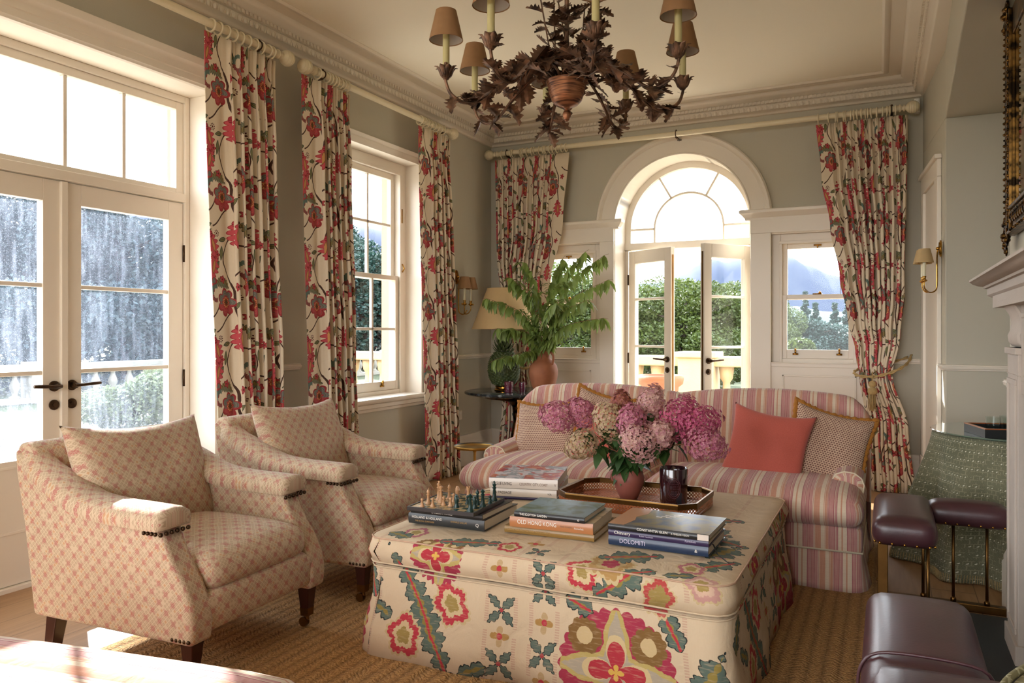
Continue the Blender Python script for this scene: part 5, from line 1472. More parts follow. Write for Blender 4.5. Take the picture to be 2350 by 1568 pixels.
m = MB(); m.add([(-.184, -.136, .0222), (-.125, -.136, .0222), (-.110, -.05, .0222), (-.122, .0, .0222), (-.095, .06, .0222), (-.10, .14, .0222), (-.184, .14, .0222)], [tuple(range(7))]); m.build('sand_flap', plainmat('sandy_paper', 'b98a66'), cg, smooth=False, solid=.0004)
m = MB()
for k, (x, y) in enumerate(((-.03, .05), (-.02, .07), (0, .06), (.01, .08), (-.045, .035), (.02, .095), (-.01, .04))): m.box(x-.010, x+.012, y-.004, y+.003, .022, .0225)
m.build('white_marks', B['cream'], cg, smooth=False)
t = thing('bookmark_ribbon', 'black ribbon trailing from the right stack of books', 'ribbon', (-.555, 2.74, z+.03)); m = MB()
m.grid(lambda u, v: (lerp(0, .075, v)+.004*u, lerp(0, -.10, v)+.0035*u, interp([(0, .002), (.35, -.024), (1, -.0295)], v)), 1, 14); m.build('ribbon', M['black'], t, solid=.0008)
# stack D
book('dark blue slim book at the bottom of the back stack', .30, .36, .014, (-1.545, 3.40, z), math.radians(12), B['navy'], B['violet'], ())
book('cream book second in the back stack', .315, .37, .036, (-1.555, 3.39, z+.015), math.radians(13), B['stone'], B['stone'], [('A PASSAGE', -.135, .018, .019, ID, .95), ('VOL', .115, .018, .013, ID, .9)])
book('thick white magazine style book on top of the back stack', .325, .37, .046, (-1.563, 3.395, z+.052), math.radians(14.5), VG, B['cream'], [('VOGUE LIVING', -.15, .021, .0235, ID, .68), ('COUNTRY, CITY, COAST', -.018, .021, .0195, IB, .68), ('V', .146, .021, .018, IB, 1)])
m = MB(); o_ = COL.objects

# chess board and pieces
CB = (-1.583, 2.722, z+.068); ca = math.radians(3)
def board():
    x, y, zz = sep(coord('Object')); k = fract((floor_(x*8/.262+4)+floor_(y*8/.262+4))*.5) < .25
    inn = (fabs(x) < .131)*(fabs(y) < .131)
    c = mixc(k, srgb('1f4740'), srgb('b79b6f')); return mixc(inn, srgb('b79b6f'), c)
M['board'] = material('chess_squares', rough=.25, coat=.4, fn=board)
t = thing('chess_board', 'green and cream chess board with a dark raised edge on the left book stack', 'chess board', CB, ca, None)
m = MB(); m.box(-.142, .142, -.142, .142, 0, .013); m.build('playing_surface', M['board'], t, smooth=False)
m = MB(); 
for a in ((-.148, .148, -.148, -.141), (-.148, .148, .141, .148), (-.148, -.141, -.141, .141), (.141, .148, -.141, .141)): m.box(*a, -.0, .016)
m.build('edge', B['blk'], t, smooth=False, bevel=.001)
pieces = {'pawn': [(.001, 0), (.0105, 0), (.0105, .004), (.007, .008), (.0045, .018), (.006, .021), (.003, .023), (.0062, .028), (.0055, .033), (.001, .036)],
          'rook': [(.001, 0), (.0125, 0), (.0125, .005), (.008, .010), (.006, .028), (.009, .034), (.0095, .043), (.006, .043), (.001, .040)],
          'bishop': [(.001, 0), (.012, 0), (.012, .005), (.0075, .010), (.0048, .034), (.0085, .038), (.004, .041), (.0075, .048), (.005, .056), (.0015, .059), (.0022, .062), (.001, .064)],
          'knight': [(.001, 0), (.012, 0), (.012, .005), (.0075, .012), (.008, .020), (.010, .030), (.009, .040), (.006, .047), (.001, .049)],
          'queen': [(.001, 0), (.0135, 0), (.0135, .006), (.0085, .012), (.0055, .044), (.0098, .049), (.005, .053), (.0095, .064), (.006, .066), (.003, .069), (.001, .070)],
          'king': [(.001, 0), (.0135, 0), (.0135, .006), (.0085, .012), (.0055, .048), (.0100, .053), (.005, .057), (.0092, .068), (.003, .071), (.0025, .080), (.001, .081)]}
pl = [('pawn', 'p', -1.667, 2.591, 'pale wooden pawn nearest the front left corner of the board'), ('pawn', 'p', -1.633, 2.616, 'pale wooden pawn just right of the corner pawn'),
      ('bishop', 'p', -1.675, 2.650, 'tall pale piece alone at the left edge of the board'), ('king', 'p', -1.671, 2.725, 'tallest pale piece at the back left of the board'),
      ('queen', 'p', -1.640, 2.691, 'second tallest pale piece in front of the tallest one'), ('pawn', 'p', -1.606, 2.655, 'pale pawn in front of the pale queen'),
      ('pawn', 'p', -1.572, 2.653, 'pale wooden pawn nearest the dark pieces'), ('bishop', 'p', -1.645, 2.765, 'pale piece behind the pale queen, on the back half of the board'),
      ('pawn', 'p', -1.600, 2.725, 'pale pawn standing in the middle of the board'), ('knight', 'p', -1.622, 2.793, 'pale round topped piece at the back of the board'),
      ('rook', 'p', -1.585, 2.822, 'stout pale piece at the back edge, right of the others'), ('knight', 'g', -1.540, 2.645, 'dark green piece farthest left among the dark ones'),
      ('pawn', 'g', -1.530, 2.716, 'dark green pawn standing alone in the middle of the board'), ('queen', 'g', -1.455, 2.605, 'dark green piece nearest the front right corner'),
      ('knight', 'g', -1.466, 2.662, 'dark green piece just behind the front right one'), ('bishop', 'g', -1.487, 2.722, 'dark green slender piece left of the dark queen'),
      ('queen', 'g', -1.452, 2.702, 'dark green tall piece right of the slender one'), ('pawn', 'g', -1.449, 2.760, 'dark green pawn at the right edge of the board'), ('king', 'g', -1.462, 2.822, 'tallest dark green piece at the back right corner of the board')]
for (k, c, x, y, lb) in pl:
    m = MB(); m.lathe(pieces[k], 14)
    if k == 'knight': m.add([(-.004, -.006, .036), (.012, -.004, .034), (.012, .004, .034), (-.004, .006, .036), (-.004, -.004, .052), (.004, -.003, .050), (.004, .003, .050), (-.004, .004, .052)], [(0,3,2,1),(4,5,6,7),(0,1,5,4),(1,2,6,5),(2,3,7,6),(3,0,4,7)])
    if k == 'king': m.box(-.005, .005, -.0015, .0015, .0755, .0785)
    if k == 'rook':
        for q in range(4): m.box(.0065*math.cos(q*PI/2)-.0022, .0065*math.cos(q*PI/2)+.0022, .0065*math.sin(q*PI/2)-.0022, .0065*math.sin(q*PI/2)+.0022, .042, .047)
    o = m.build('chess_'+k, M['palewood'] if c == 'p' else M['greenwood'], auto=50, weld=False, loc=(x, y, CB[2]+.0135))
    tag(o, lb, 'chess piece', 'pale chess pieces' if c == 'p' else 'dark green chess pieces')

# octagonal tray of cane with a brass band
TC0 = Vector((-1.022, 3.36, z)); ta = math.radians(-2.0)
t = thing('tray', 'octagonal woven cane tray with a brass rim on the ottoman', 'tray', tuple(TC0), ta)
def octo(w, d, c): return [(-w+c, -d), (w-c, -d), (w, -d+c), (w, d-c), (w-c, d), (-w+c, d), (-w, d-c), (-w, -d+c)]
outer = octo(.315, .205, .062)
M['caneholes'] = None
def cane_panel(m, p, q, z0, z1, hx=.0145, th=.003):
    """side wall with rows of real holes"""
    p, q = Vector((*p, 0)), Vector((*q, 0)); L = (q-p).length; d = (q-p)/L; nrm = Vector((d.y, -d.x, 0))
    rows = 2; n = max(1, int(L/hx)); step = L/n; hh = .0042
    zc = [z0+(z1-z0)*(r+.5)/rows for r in range(rows)]; rh = (z1-z0)/rows
    for i in range(n):
        for r in range(rows):
            cx = (i+.5)*step; cz = zc[r]; K_ = 8
            ring_i = [(cx+hh*math.cos(2*PI*k/K_+PI/8), cz+hh*math.sin(2*PI*k/K_+PI/8)) for k in range(K_)]
            X_, Z_ = step/2, rh/2
            ring_o = []
            for k in range(K_):
                a = 2*PI*k/K_+PI/8; c, s = math.cos(a), math.sin(a); f_ = 1/max(abs(c), abs(s)); ring_o.append((cx+c*f_*X_, cz+s*f_*Z_))
            vs = []
            for off in (0, th):
                for (a, b) in ring_i+ring_o:
                    v = p+d*a-nrm*off; vs.append((v.x, v.y, b))
            fs = []
            for k in range(K_):
                k2 = (k+1) % K_
                fs += [(k, k2, K_+k2, K_+k), (2*K_+k, 3*K_+k, 3*K_+k2, 2*K_+k2), (k, 2*K_+k, 2*K_+k2, k2)]
            m.add(vs, fs)
m = MB()
for k in range(8): cane_panel(m, outer[k], outer[(k+1) % 8], .010, .042)
m.build('cane_side', M['cane'], t, smooth=False, weld=False)
m = MB(); ins = octo(.311, .201, .061)
m.sweep([(x, y) for x, y in reversed(outer)], [(.0, .0), (.004, 0), (.004, .010), (.0, .010)], closed=True)
m.build('base_band', M['cane'], t, smooth=False)
m = MB(); m.sweep([(x, y) for x, y in reversed(outer)], [(-.002, .042), (.006, .042), (.007, .062), (.004, .066), (-.003, .066), (-.004, .06)], closed=True); m.build('brass_rim', M['oldbrass'], t, smooth=False)
m = MB(); m.prism([(x, y) for x, y in octo(.311, .201, .061)], .001, .007, 'z'); 
m.build('tray_floor', material('glazed_cane_floor', rough=.12, coat=.5, fn=lambda: (lambda x, y: mixc(flen(fract(x/.0145)-.5, fract(y/.0145)-.5) < .30, srgb('a8653a'), srgb('c9a487')))(*sep(coord('Object'))[:2])), t, smooth=False)
zt = z+.008
t = thing('vase', 'round matt red clay vase holding pink hydrangeas on the tray', 'vase', (-1.075, 3.43, zt))
m = MB(); m.lathe([(.001, 0), (.036, 0), (.041, .004), (.058, .04), (.070, .08), (.072, .10), (.063, .128), (.046, .146), (.041, .156), (.045, .168), (.041, .168), (.036, .158), (.04, .145)], 36); m.build('body', M['vasered'], t, auto=60)
m = MB(); m.tube(smoothpath([(-.062, -.02, .125), (-.075, -.022, .115), (-.075, -.022, .09), (-.068, -.02, .08)], 4), .005, 6); m.build('handle', M['vasered'], t)
t = thing('candle_jar', 'large burgundy glass candle jar with an embossed oval on the tray', 'candle', (-.868, 3.44, zt))
m = MB(); m.lathe([(.001, .0), (.056, .0), (.060, .004), (.064, .155), (.0625, .158), (.060, .155), (.056, .135), (.001, .13)], 44); m.build('jar', M['candleglass'], t, auto=60)
m = MB()
for (rx, rz_) in ((.030, .045), (.024, .037)):
    pts = []
    for i in range(40):
        a = 2*PI*i/40; s = rx*math.cos(a); zz = .075+rz_*math.sin(a)*1.0; r = lerp(.060, .064, zz/.155)+.0004
        ang = -PI/2+.28+s/r; pts.append((r*math.cos(ang), r*math.sin(ang), zz))
    m.tube(pts, .0010, 5, closed=True)
for k, w in enumerate((.014, .022, .018, .024, .016, .020)):      # lines of raised lettering
    zz = .105-.011*k; r = lerp(.060, .064, zz/.155)+.0004
    for q in range(int(w/.0032)*2):
        s = -w/2*1.4+q*.0034*.95
        if (q*7+k*3) % 5 == 0: continue
        ang = -PI/2+.28+s/r; m.tube([(r*math.cos(ang), r*math.sin(ang), zz-.0028), (r*math.cos(ang+.008), r*math.sin(ang+.008), zz+.0028)], .0005, 4)
m.build('embossed_oval', material('embossed_glass', rough=.3, color='5d3238'), bpy.data.objects[t.name])
for (nm, lb, x, y, rz_, c) in (('matchbox', 'pale grey card on the tray in front of the candle', -.832, 3.315, .35, 'a9a4a4'), ('matchbox', 'small pink and blue card on the tray behind the grey one', -.785, 3.40, .1, '7fa0ac')):
    t = thing(nm, lb, 'card', (x, y, zt), rz_); m = MB(); m.box(-.05, .05, -.028, .028, 0, .004); m.build('card', plainmat('card_'+c, c, .5), t, smooth=False)
    if c[0] == '7': m = MB(); m.box(-.05, .05, .006, .022, .004, .0045); m.build('pink_band', plainmat('pink_card', 'c58a83', .5), t, smooth=False)

# ---------------------------------------------------------------- hydrangeas
def petalmat(name, a, b, c, tip):
    def f():
        n = noise(coord('Object'), 26, 2); n2 = noise(coord('Object'), 120, 2)
        v = mixc(smooth01(n, .35, .65), srgb(a), srgb(b)); v = mixc(smooth01(n2, .45, .7), v, srgb(c))
        z_ = sep(coord('Object'))[2]; return mixc(smooth01(noise(coord('Object'), 60, 2), .58, .68)*.8, v, srgb(tip))
    return material(name, rough=.7, fn=f, trans=.3)
PM = {'pink': petalmat('pink_petals', 'a44a6e', 'c87b92', 'dda9aa', '9a5a36'), 'deep': petalmat('deep_pink_petals', 'a0355f', 'c25279', 'd4849b', '8c4630'),
      'rust': petalmat('russet_petals', '9c5a3c', 'b0745a', 'b86f80', '8a4a2a'), 'pale': petalmat('pale_petals', 'c07f8e', 'd0a49d', 'dbbfa8', 'a06a44'), 'cream': petalmat('cream_green_petals', 'b3a276', 'c9b88e', 'c98f92', 'a87a4a')}
VM = Vector((-1.075, 3.43, zt+.165))
heads = [((-1.425, 3.40, .845), .085, .065, 'pink', (-1, 0, .25), 'pink hydrangea head reaching farthest left over the sofa'), ((-1.315, 3.44, .868), .072, .062, 'pink', (-.6, 0, .7), 'pink hydrangea head above the leftmost one'),
         ((-1.12, 3.46, .915), .058, .045, 'rust', (-.1, .2, 1), 'russet dried hydrangea head standing up at the back'), ((-.965, 3.42, .935), .068, .062, 'pale', (.3, 0, 1), 'pale pink hydrangea head highest in the bunch'),
         ((-.84, 3.42, .865), .098, .082, 'deep', (.5, 0, .8), 'deep pink hydrangea head right of the middle'), ((-.745, 3.40, .845), .095, .075, 'deep', (1, 0, .4), 'deep pink hydrangea head at the upper right'),
         ((-.705, 3.36, .765), .088, .070, 'pink', (1, -.1, -.3), 'drooping pink hydrangea head farthest right'), ((-.985, 3.30, .765), .105, .088, 'pale', (0, -1, .2), 'large pale pink hydrangea head in front over the vase'),
         ((-1.14, 3.36, .84), .085, .095, 'cream', (-.3, -.5, .7), 'cream and pink hydrangea head in the middle left'), ((-1.275, 3.34, .722), .075, .070, 'cream', (-.6, -.5, -.3), 'small green pink hydrangea head hanging low on the left'),
         ((-1.03, 3.33, .845), .075, .07, 'pink', (.0, -.3, 1), 'pink hydrangea head at the very centre of the bunch'), ((-.90, 3.33, .795), .07, .065, 'pale', (.4, -.6, .3), 'pale hydrangea head tucked below the deep pink ones')]
for i, (c, r, rz_, pm, ax, lb) in enumerate(heads):
    rr = random.Random(300+i); c = Vector(c); o = VM+Vector((0, 0, -.09))
    t = thing('hydrangea', lb, 'flower', tuple(o), 0, 'hydrangeas in the clay vase')
    ax = Vector(ax).normalized(); m = MB(); NF = 340
    u = ax.orthogonal().normalized(); w = ax.cross(u)
    for k in range(NF):
        th = math.acos(1-2*(k+.5)/NF); ph = k*2.399963
        q = ax*math.cos(th)*r*1.2+(u*math.cos(ph)+w*math.sin(ph))*math.sin(th)*r*.92*(1-.25*math.cos(th))
        nrm = q.normalized(); q = q*(rz_/r*.25+.75)*rr.uniform(.84, 1.06)
        p = c-o+q; a0 = rr.uniform(0, PI); e1 = nrm.orthogonal().normalized(); e2 = nrm.cross(e1); s = rr.uniform(.0070, .0108)
        tilt = Vector((rr.uniform(-.4, .4), rr.uniform(-.4, .4), rr.uniform(-.4, .4))); n2 = (nrm+tilt).normalized(); e1 = (e1-n2*e1.dot(n2)).normalized(); e2 = n2.cross(e1)
        for pt in range(4):
            a = a0+pt*PI/2; d = e1*math.cos(a)+e2*math.sin(a); ww = e1*-math.sin(a)+e2*math.cos(a)
            b = p; m.add([b, b+d*s*.6-ww*s*.55+n2*s*.15, b+d*s*1.15+n2*s*.05, b+d*s*.6+ww*s*.55+n2*s*.15], [(0, 1, 2, 3)])
    m.build('blossom', PM[pm], t, smooth=False, weld=False)
    m = MB(); side = c-VM; P = smoothpath([Vector((0, 0, 0)), VM+Vector((side.x*.12, side.y*.12, .03))-o, VM+side*.55+Vector((0, 0, .03))-o, c-o], 6); m.tube(P, .0028, 5); m.build('stem', M['twig'], t)
    m = MB()
    for k in range(11):
        q = rr.choice(P[4:15]); a = rr.uniform(0, 2*PI); d = Vector((math.cos(a), math.sin(a)-.2, rr.uniform(-.9, .1)))
        leaf(m, q, d, rr.uniform(.07, .12), rr.uniform(.018, .028), droop=.3)
    m.build('leaves', M['leafdark'], t, weld=False)
# ---------------------------------------------------------------- fireplace, mirror, fender, skirted tables
t = thing('fireplace', 'carved pale limestone fireplace surround at the right edge', 'fireplace', (.50, 2.95, 0)); o = Vector((.5, 2.95, 0))
T5 = lambda x, y, z: (x-.5, y-2.95, z)
FY0, FY1 = 2.27, 3.63
for (y0, y1, s) in ((3.36, FY1, 1), (FY0, 2.54, -1)):
    m = MB(T5); m.box(.435, .499, y0, y1, .09, 1.19); m.box(.425, .499, y0-.008, y1+.008, 0, .09); m.box(.425, .499, y0-.006, y1+.006, 1.165, 1.19)
    # moulded frame on the pilaster face
    for (a, b, c, d) in ((y0+.03, y1-.03, 1.05, 1.07), (y0+.03, y0+.05, .14, 1.05), (y1-.05, y1-.03, .14, 1.05), (y0+.03, y1-.03, .12, .14)): m.box(.428, .436, a, b, c, d)
    m.box(.431, .499, y0-.002, y1+.002, 1.085, 1.089); lg = m.build('pilaster', M['limestone'], t, smooth=False, bevel=.004)
    m = MB(T5); n = 9     # reeded console bracket with an S profile
    S = [(.30, 1.372), (.315, 1.36), (.345, 1.345), (.375, 1.318), (.392, 1.29), (.385, 1.262), (.366, 1.236), (.372, 1.212), (.395, 1.195), (.425, 1.19)]
    S = [(.445+(x-.372)*.5, zz) for x, zz in S]
    yy0, yy1 = y0+.012, y1-.012; NY = 72; vs = []
    for (x, zz) in S:
        for i in range(NY+1):
            q = i/NY; rb = abs(math.sin(q*n*PI)); vs.append((x-.010*rb, lerp(yy0, yy1, q), zz))
    m.add(vs, [(j*(NY+1)+i, j*(NY+1)+i+1, (j+1)*(NY+1)+i+1, (j+1)*(NY+1)+i) for j in range(len(S)-1) for i in range(NY)])
    for sy in (yy0, yy1):
        m.add([(x, sy, zz) for x, zz in S]+[(.499, sy, 1.19), (.499, sy, 1.372)], [tuple(range(len(S)+2))])
    m.build('console_bracket', M['limestone'], t, auto=60, weld=False)
m = MB(T5); m.box(.445, .499, 2.54, 3.36, 1.02, 1.36); m.box(.438, .446, 2.58, 3.32, 1.07, 1.09); m.box(.438, .446, 2.58, 3.32, 1.30, 1.32); m.build('frieze', M['limestone'], t, smooth=False, bevel=.004)
m = MB(T5)
mp = [(.0, 1.345), (.018, 1.35), (.028, 1.362), (.040, 1.368), (.052, 1.374), (.052, 1.385), (.075, 1.392), (.094, 1.402), (.10, 1.408), (.10, 1.435), (.112, 1.437), (.114, 1.446), (.130, 1.449), (.150, 1.458), (.158, 1.467), (.162, 1.468), (.162, 1.478), (0, 1.480)]
m.sweep([(.499, 3.78), (.490, 3.78), (.490, 2.12), (.499, 2.12)], mp)
m.box(.40, .499, 2.12, 3.78, 1.35, 1.479)
m.build('mantel_shelf', M['limestone'], t, auto=35, weld=False)
m = MB(T5); m.box(.485, .498, 2.54, 3.36, .0, 1.02); m.build('firebox', M['black'], t, smooth=False)
t = thing('hearth', 'dark slate hearth slab inside the leather topped fender', 'hearth', (.20, 2.95, 0)); m = MB(); m.box(-.20, .298, -.95, .95, .001, .018); m.build('slab', M['black'], t, smooth=False)

# gilt mirror over the mantel
t = thing('mirror', 'ornate dark gilt mirror frame at the top right edge', 'mirror', (.495, 2.95, 1.72)); 
FM = lambda x, y, z: (x-.495, y-2.95, z-1.72)
y0, y1, z0, z1 = 2.02, 3.885, 1.66, 2.60
m = MB(FM); fw = .115
for (a, b, c, d) in ((y0, y0+fw, z0, z1), (y1-fw, y1, z0, z1), (y0+fw, y1-fw, z0, z0+fw), (y0+fw, y1-fw, z1-fw, z1)):
    m.box(.468, .494, a, b, c, d)
for (a, b, c, d) in ((y1-.018, y1+.0, z0, z1), (y1-fw, y1-fw+.016, z0, z1), (y0, y0+.018, z0, z1), (y0+fw-.016, y0+fw, z0, z1)): m.box(.455, .47, a, b, c, d)
m.box(.455, .47, y0, y1, z0, z0+.016); m.box(.455, .47, y0, y1, z0+fw-.016, z0+fw)
m.build('frame', M['gold'], t, smooth=False, bevel=.004)
m = MB(FM)
def scroll(m, cy, cz, r, flip=1):
    P = []
    for i in range(18):
        a = i*.55; rr_ = r*(1-i/22); P.append((.458, cy+flip*rr_*math.cos(a), cz+rr_*math.sin(a)))
    m.tube(P, [.006*(1-i/26) for i in range(18)], 5)
k = 0; zz = z0+.05
while zz < z1-.03:
    scroll(m, y1-fw/2, zz, .030, 1 if k % 2 else -1); scroll(m, y1-fw/2, zz+.02, .018, -1 if k % 2 else 1); scroll(m, y0+fw/2, zz, .030, 1)
    for q in (y1-.007, y1-fw+.008): m.ball((.453, q, zz), .007, 6, 4); m.ball((.453, q, zz+.024), .005, 6, 4)
    zz += .048; k += 1
yy = y0+.14
while yy < y1-.13: scroll(m, yy, z0+fw/2, .030); m.ball((.453, yy, z0+.008), .006, 6, 4); yy += .05
for (cy, cz, sy, sz) in ((y1, z0, 1, -1), (y0, z0, -1, -1), (y1, z1, 1, 1)):       # corner ornaments
    for (dy, dz, r) in ((.0, .0, .05), (.035, .012, .032), (.010, .035, .032), (-.04, .02, .035), (.02, -.05, .035), (.045, .045, .022), (-.01, .07, .022)):
        scroll(m, cy+dy*sy-.01*sy, cz+dz*sz, r, sy); m.ball((.458, cy+dy*sy, cz+dz*sz), r*.42, 8, 6, .8)
m.build('carved_scrolls', M['gold'], t, weld=False)
m = MB(FM); m.box(.474, .480, y0+fw-.01, y1-fw+.01, z0+fw-.01, z1-fw+.01); m.build('looking_glass', material('mirror_glass', rough=.03, metal=1.0, color='c9cdcb'), t, smooth=False)

# club fender: two leather corner seats on brass posts, open in front
t = thing('club_fender', 'club fender with two oxblood leather seats on brass posts round the hearth', 'fender', (.2, 2.95, 0)); TF = lambda x, y, z: (x-.2, y-2.95, z)
def pad(x0, x1, ya, yb, z0, z1, r=.045, nm='leather_seat', nails=True, top=.018, uv=None):
    m = MB(TF); m.soft(((x0+x1)/2, (ya+yb)/2, (z0+z1)/2), ((x1-x0)/2, (yb-ya)/2, (z1-z0)/2), r, 12, top=top); s_ = m.build(nm, M['leather'], t)
    if nails:
        m = MB(TF); step = .045
        yy = ya+.03
        while yy < yb-.02: m.ball((x0+.011, yy, z0+.014), .006, 6, 4); m.ball((x1-.011, yy, z0+.014), .006, 6, 4); yy += step
        xx = x0+.03
        while xx < x1-.02: m.ball((xx, ya+.011, z0+.014), .006, 6, 4); m.ball((xx, yb-.011, z0+.014), .006, 6, 4); xx += step
        m.build('brass_nails', M['brass'], s_)
    return s_
pad(-.055, .185, 3.46, 4.065, .375, .485); pad(.16, .485, 3.90, 4.06, .385, .478, .04, 'leather_arm')
pad(-.055, .215, 1.80, 2.53, .375, .485, nm='leather_seat'); pad(-.045, .485, 1.70, 1.97, .378, .490, .045, 'leather_arm')
m = MB(TF); pts = [(-.05, 1.955, .468), (-.052, 1.975, .44)]
m.tube(smoothpath([(-.062, 1.985, .40), (-.056, 1.985, .46), (-.02, 1.985, .499), (.08, 1.985, .508), (.19, 1.985, .500), (.218, 1.985, .46)], 4), .004, 6); m.build('seam_piping', M['leather'], t)
for (x, y) in ((-.015, 3.53), (-.015, 4.02), (-.015, 2.40), (-.015, 1.85)):
    m = MB(TF); m.box(x-.02, x+.02, y-.02, y+.02, .02, .376); m.ball((x-.021, y, .22), .006, 6, 4); m.build('post', M['oldbrass'], t, smooth=False, bevel=.004)
for (x, y) in ((.15, 3.985), (.27, 3.985), (.40, 3.985), (.15, 3.52), (.27, 1.83), (.40, 1.83)):
    m = MB(TF); m.tube([(x, y, .03), (x, y, .386)], .0065, 8); m.lathe([(.012, .0), (.012, .012), (.007, .02)], 12, (x, y, .035)); m.build('rod', M['oldbrass'], t)
m = MB(TF); 
m.box(-.04, .49, 3.965, 4.005, .001, .035); m.box(-.04, -.002, 1.81, 3.965, .001, .035); m.box(-.04, .49, 1.77, 1.81, .001, .035); m.build('base_rail', M['oldbrass'], t, smooth=False, bevel=.003)

# round table under a trellis print cloth, with a glass top
def skirted(label, c, R, zt_, Rb, mat, folds, seed, fr=True):
    t = thing('skirted_table', label, 'table', (*c, 0)); rr = random.Random(seed); ph = [rr.uniform(0, 6) for _ in range(6)]
    def fn(u, v):
        a = 2*PI*u
        if v < .25: r = R*(v/.25); return (r*math.cos(a), r*math.sin(a), zt_)
        k = (v-.25)/.75; zz = zt_*(1-k)+.006*k
        w = (math.sin(folds*a+ph[0])*.6+math.sin((folds*1.6)*a//1*0+folds*2*a+ph[1])*.25+math.sin(3*a+ph[2])*.25)
        r = R+.006+(Rb-R)*k**1.1+w*.075*min(1, k*1.6)
        if k > .93: zz += 0
        return (r*math.cos(a), r*math.sin(a), max(.004, zz))
    m = MB(); m.grid(fn, 200, 40, lambda u, v: (u*2*PI*R*1.05, zt_*(1-(v-.25)/.75) if v > .25 else zt_+(.25-v)*4*R))
    m.build('cloth', mat, t, solid=.003)
    if fr:
        m = MB()
        for i in range(420):
            x, y, zz = fn(i/420, .985); a = 2*PI*i/420
            m.tube([(x, y, .045), (x*1.0+.006*math.cos(a), y*1.0+.006*math.sin(a), .004)], .0017, 4)
        m.build('fringe', M['rope'], t, weld=False); t.children[-1]['kind'] = 'stuff'
    return t
skirted('round table under a green trellis print cloth to the floor, in the recess', (.665, 4.86), .43, .705, .58, M['clothgreen'], 9, 5)
m = MB(); m.lathe([(.001, 0), (.445, 0), (.448, .004), (.445, .008), (.001, .008)], 72)
gt = m.build('glass_sheet', material('green_edged_glass', rough=.04, color='5f7264', spec=.8, coat=.8), auto=50, loc=(.665, 4.86, .711)); tag(gt, 'round glass sheet lying on the green trellis print cloth', 'glass top')
t = thing('tray', 'black lacquer tray with a wooden edge on the glass topped table', 'tray', (.60, 4.66, .7195), .25)
m = MB(); m.box(-.19, .19, -.13, .13, 0, .008)
for a in ((-.20, .20, -.14, -.128), (-.20, .20, .128, .14), (-.20, -.188, -.128, .128), (.188, .20, -.128, .128)): m.box(*a, 0, .042)
m.build('body', M['black'], t, smooth=False)
m = MB()
for a in ((-.20, .20, -.14, -.128), (-.20, .20, .128, .14), (-.20, -.188, -.128, .128), (.188, .20, -.128, .128)): m.box(*a, .042, .047)
m.build('edge', M['cane'], t, smooth=False)
def tumbler(lb, x, y):
    m = MB(); m.lathe([(.001, 0), (.030, 0), (.034, .085), (.032, .085), (.028, .012), (.001, .012)], 20, ribs=10, rib=.03)
    o = m.build('glass_tumbler', M['clearglass'], auto=60, loc=(x, y, .7285)); tag(o, lb, 'glass', 'tumblers on the black tray')
tumbler('clear cut glass tumbler nearest the left edge of the black tray', .49, 4.62); tumbler('clear cut glass tumbler in the middle of the black tray', .565, 4.60); tumbler('clear cut glass tumbler behind the others on the black tray', .56, 4.70)
tumbler('clear cut glass tumbler by the fireplace on the black tray', .635, 4.66)
# near table at the bottom right corner
t = skirted('round table under an olive checked cloth at the bottom right corner', (.555, 1.28), .395, .70, .485, M['clothcheck'], 8, 11, False)
m = MB(); m.tube([(.412*math.cos(2*PI*i/90), .412*math.sin(2*PI*i/90), .70) for i in range(90)], .006, 6, closed=True); m.build('piping', M['clothcheck'], t)
# ---------------------------------------------------------------- outside
M['grass'] = material('mown_lawn', rough=.95, fn=lambda: mixc(noise(coord('Object'), .6, 6), srgb('2f3720'), srgb('4b4d30')), bump=lambda: noise(coord('Object'), 25, 4), bump_d=.03)
M['soil'] = material('dug_soil', rough=1, fn=lambda: mixc(noise(coord('Object'), 12, 5), srgb('2e2825'), srgb('5c534e')), bump=lambda: noise(coord('Object'), 9, 5), bump_d=.06)
M['hill'] = material('distant_hillside', rough=1, fn=lambda: mixc(noise(coord('Object'), .03, 6), srgb('1a2c34'), srgb('34464c')))  # bluish base colour carries the haze of distance
M['hillhaze'] = material('far_mountain', rough=1, fn=lambda: mixc(smooth01(noise(coord('Object'), .02, 7), .35, .7), srgb('1b2840'), srgb('2e3748')))  # distance haze put into the blue base colour, no real haze in the air
M['terrace'] = material('terrace_bounce_paving', rough=.9, fn=vary('ccc4b6', .06, 2))  # kept pale so sunlit paving bounces light up to the ceiling
M['fol_a'] = leafmat('oak_foliage', '263414', '5c6a2c', .3)
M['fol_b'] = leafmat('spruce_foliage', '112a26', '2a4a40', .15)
M['fol_c'] = leafmat('hazy_foliage', '18262c', '35484a', .2)  # blue of the garden haze mixed into the leaf colour
M['fol_d'] = leafmat('pale_shrub_foliage', '465236', '7d8462', .3)
M['bark'] = material('tree_bark', rough=.95, fn=vary('3c3129', .3, 6))
mb = MB(); mb.box(-120, 60, -40, 160, -.45, -.20); structure(mb.build('lawn', M['grass'], smooth=False))
mb = MB(); mb.box(-7.0, -4.0, -6, 9.6, -.2, -.02); mb.box(-5.4, 3, 7.35, 9.6, -.2, -.02); structure(mb.build('terrace', M['terrace'], smooth=False))  # left strip, hidden from view, widened to reflect sun into the room
mb = MB(); 
mb.grid(lambda u, v: (-11.3+4.3*u, -6+16*v, -.16+.10*mnoise.noise(Vector((u*9, v*60, 0)))+.04*math.sin(PI*u)), 20, 120)
tag(mb.build('flower_bed', M['soil']), 'freshly dug brown flower bed outside the left glazed doors', 'flower bed')

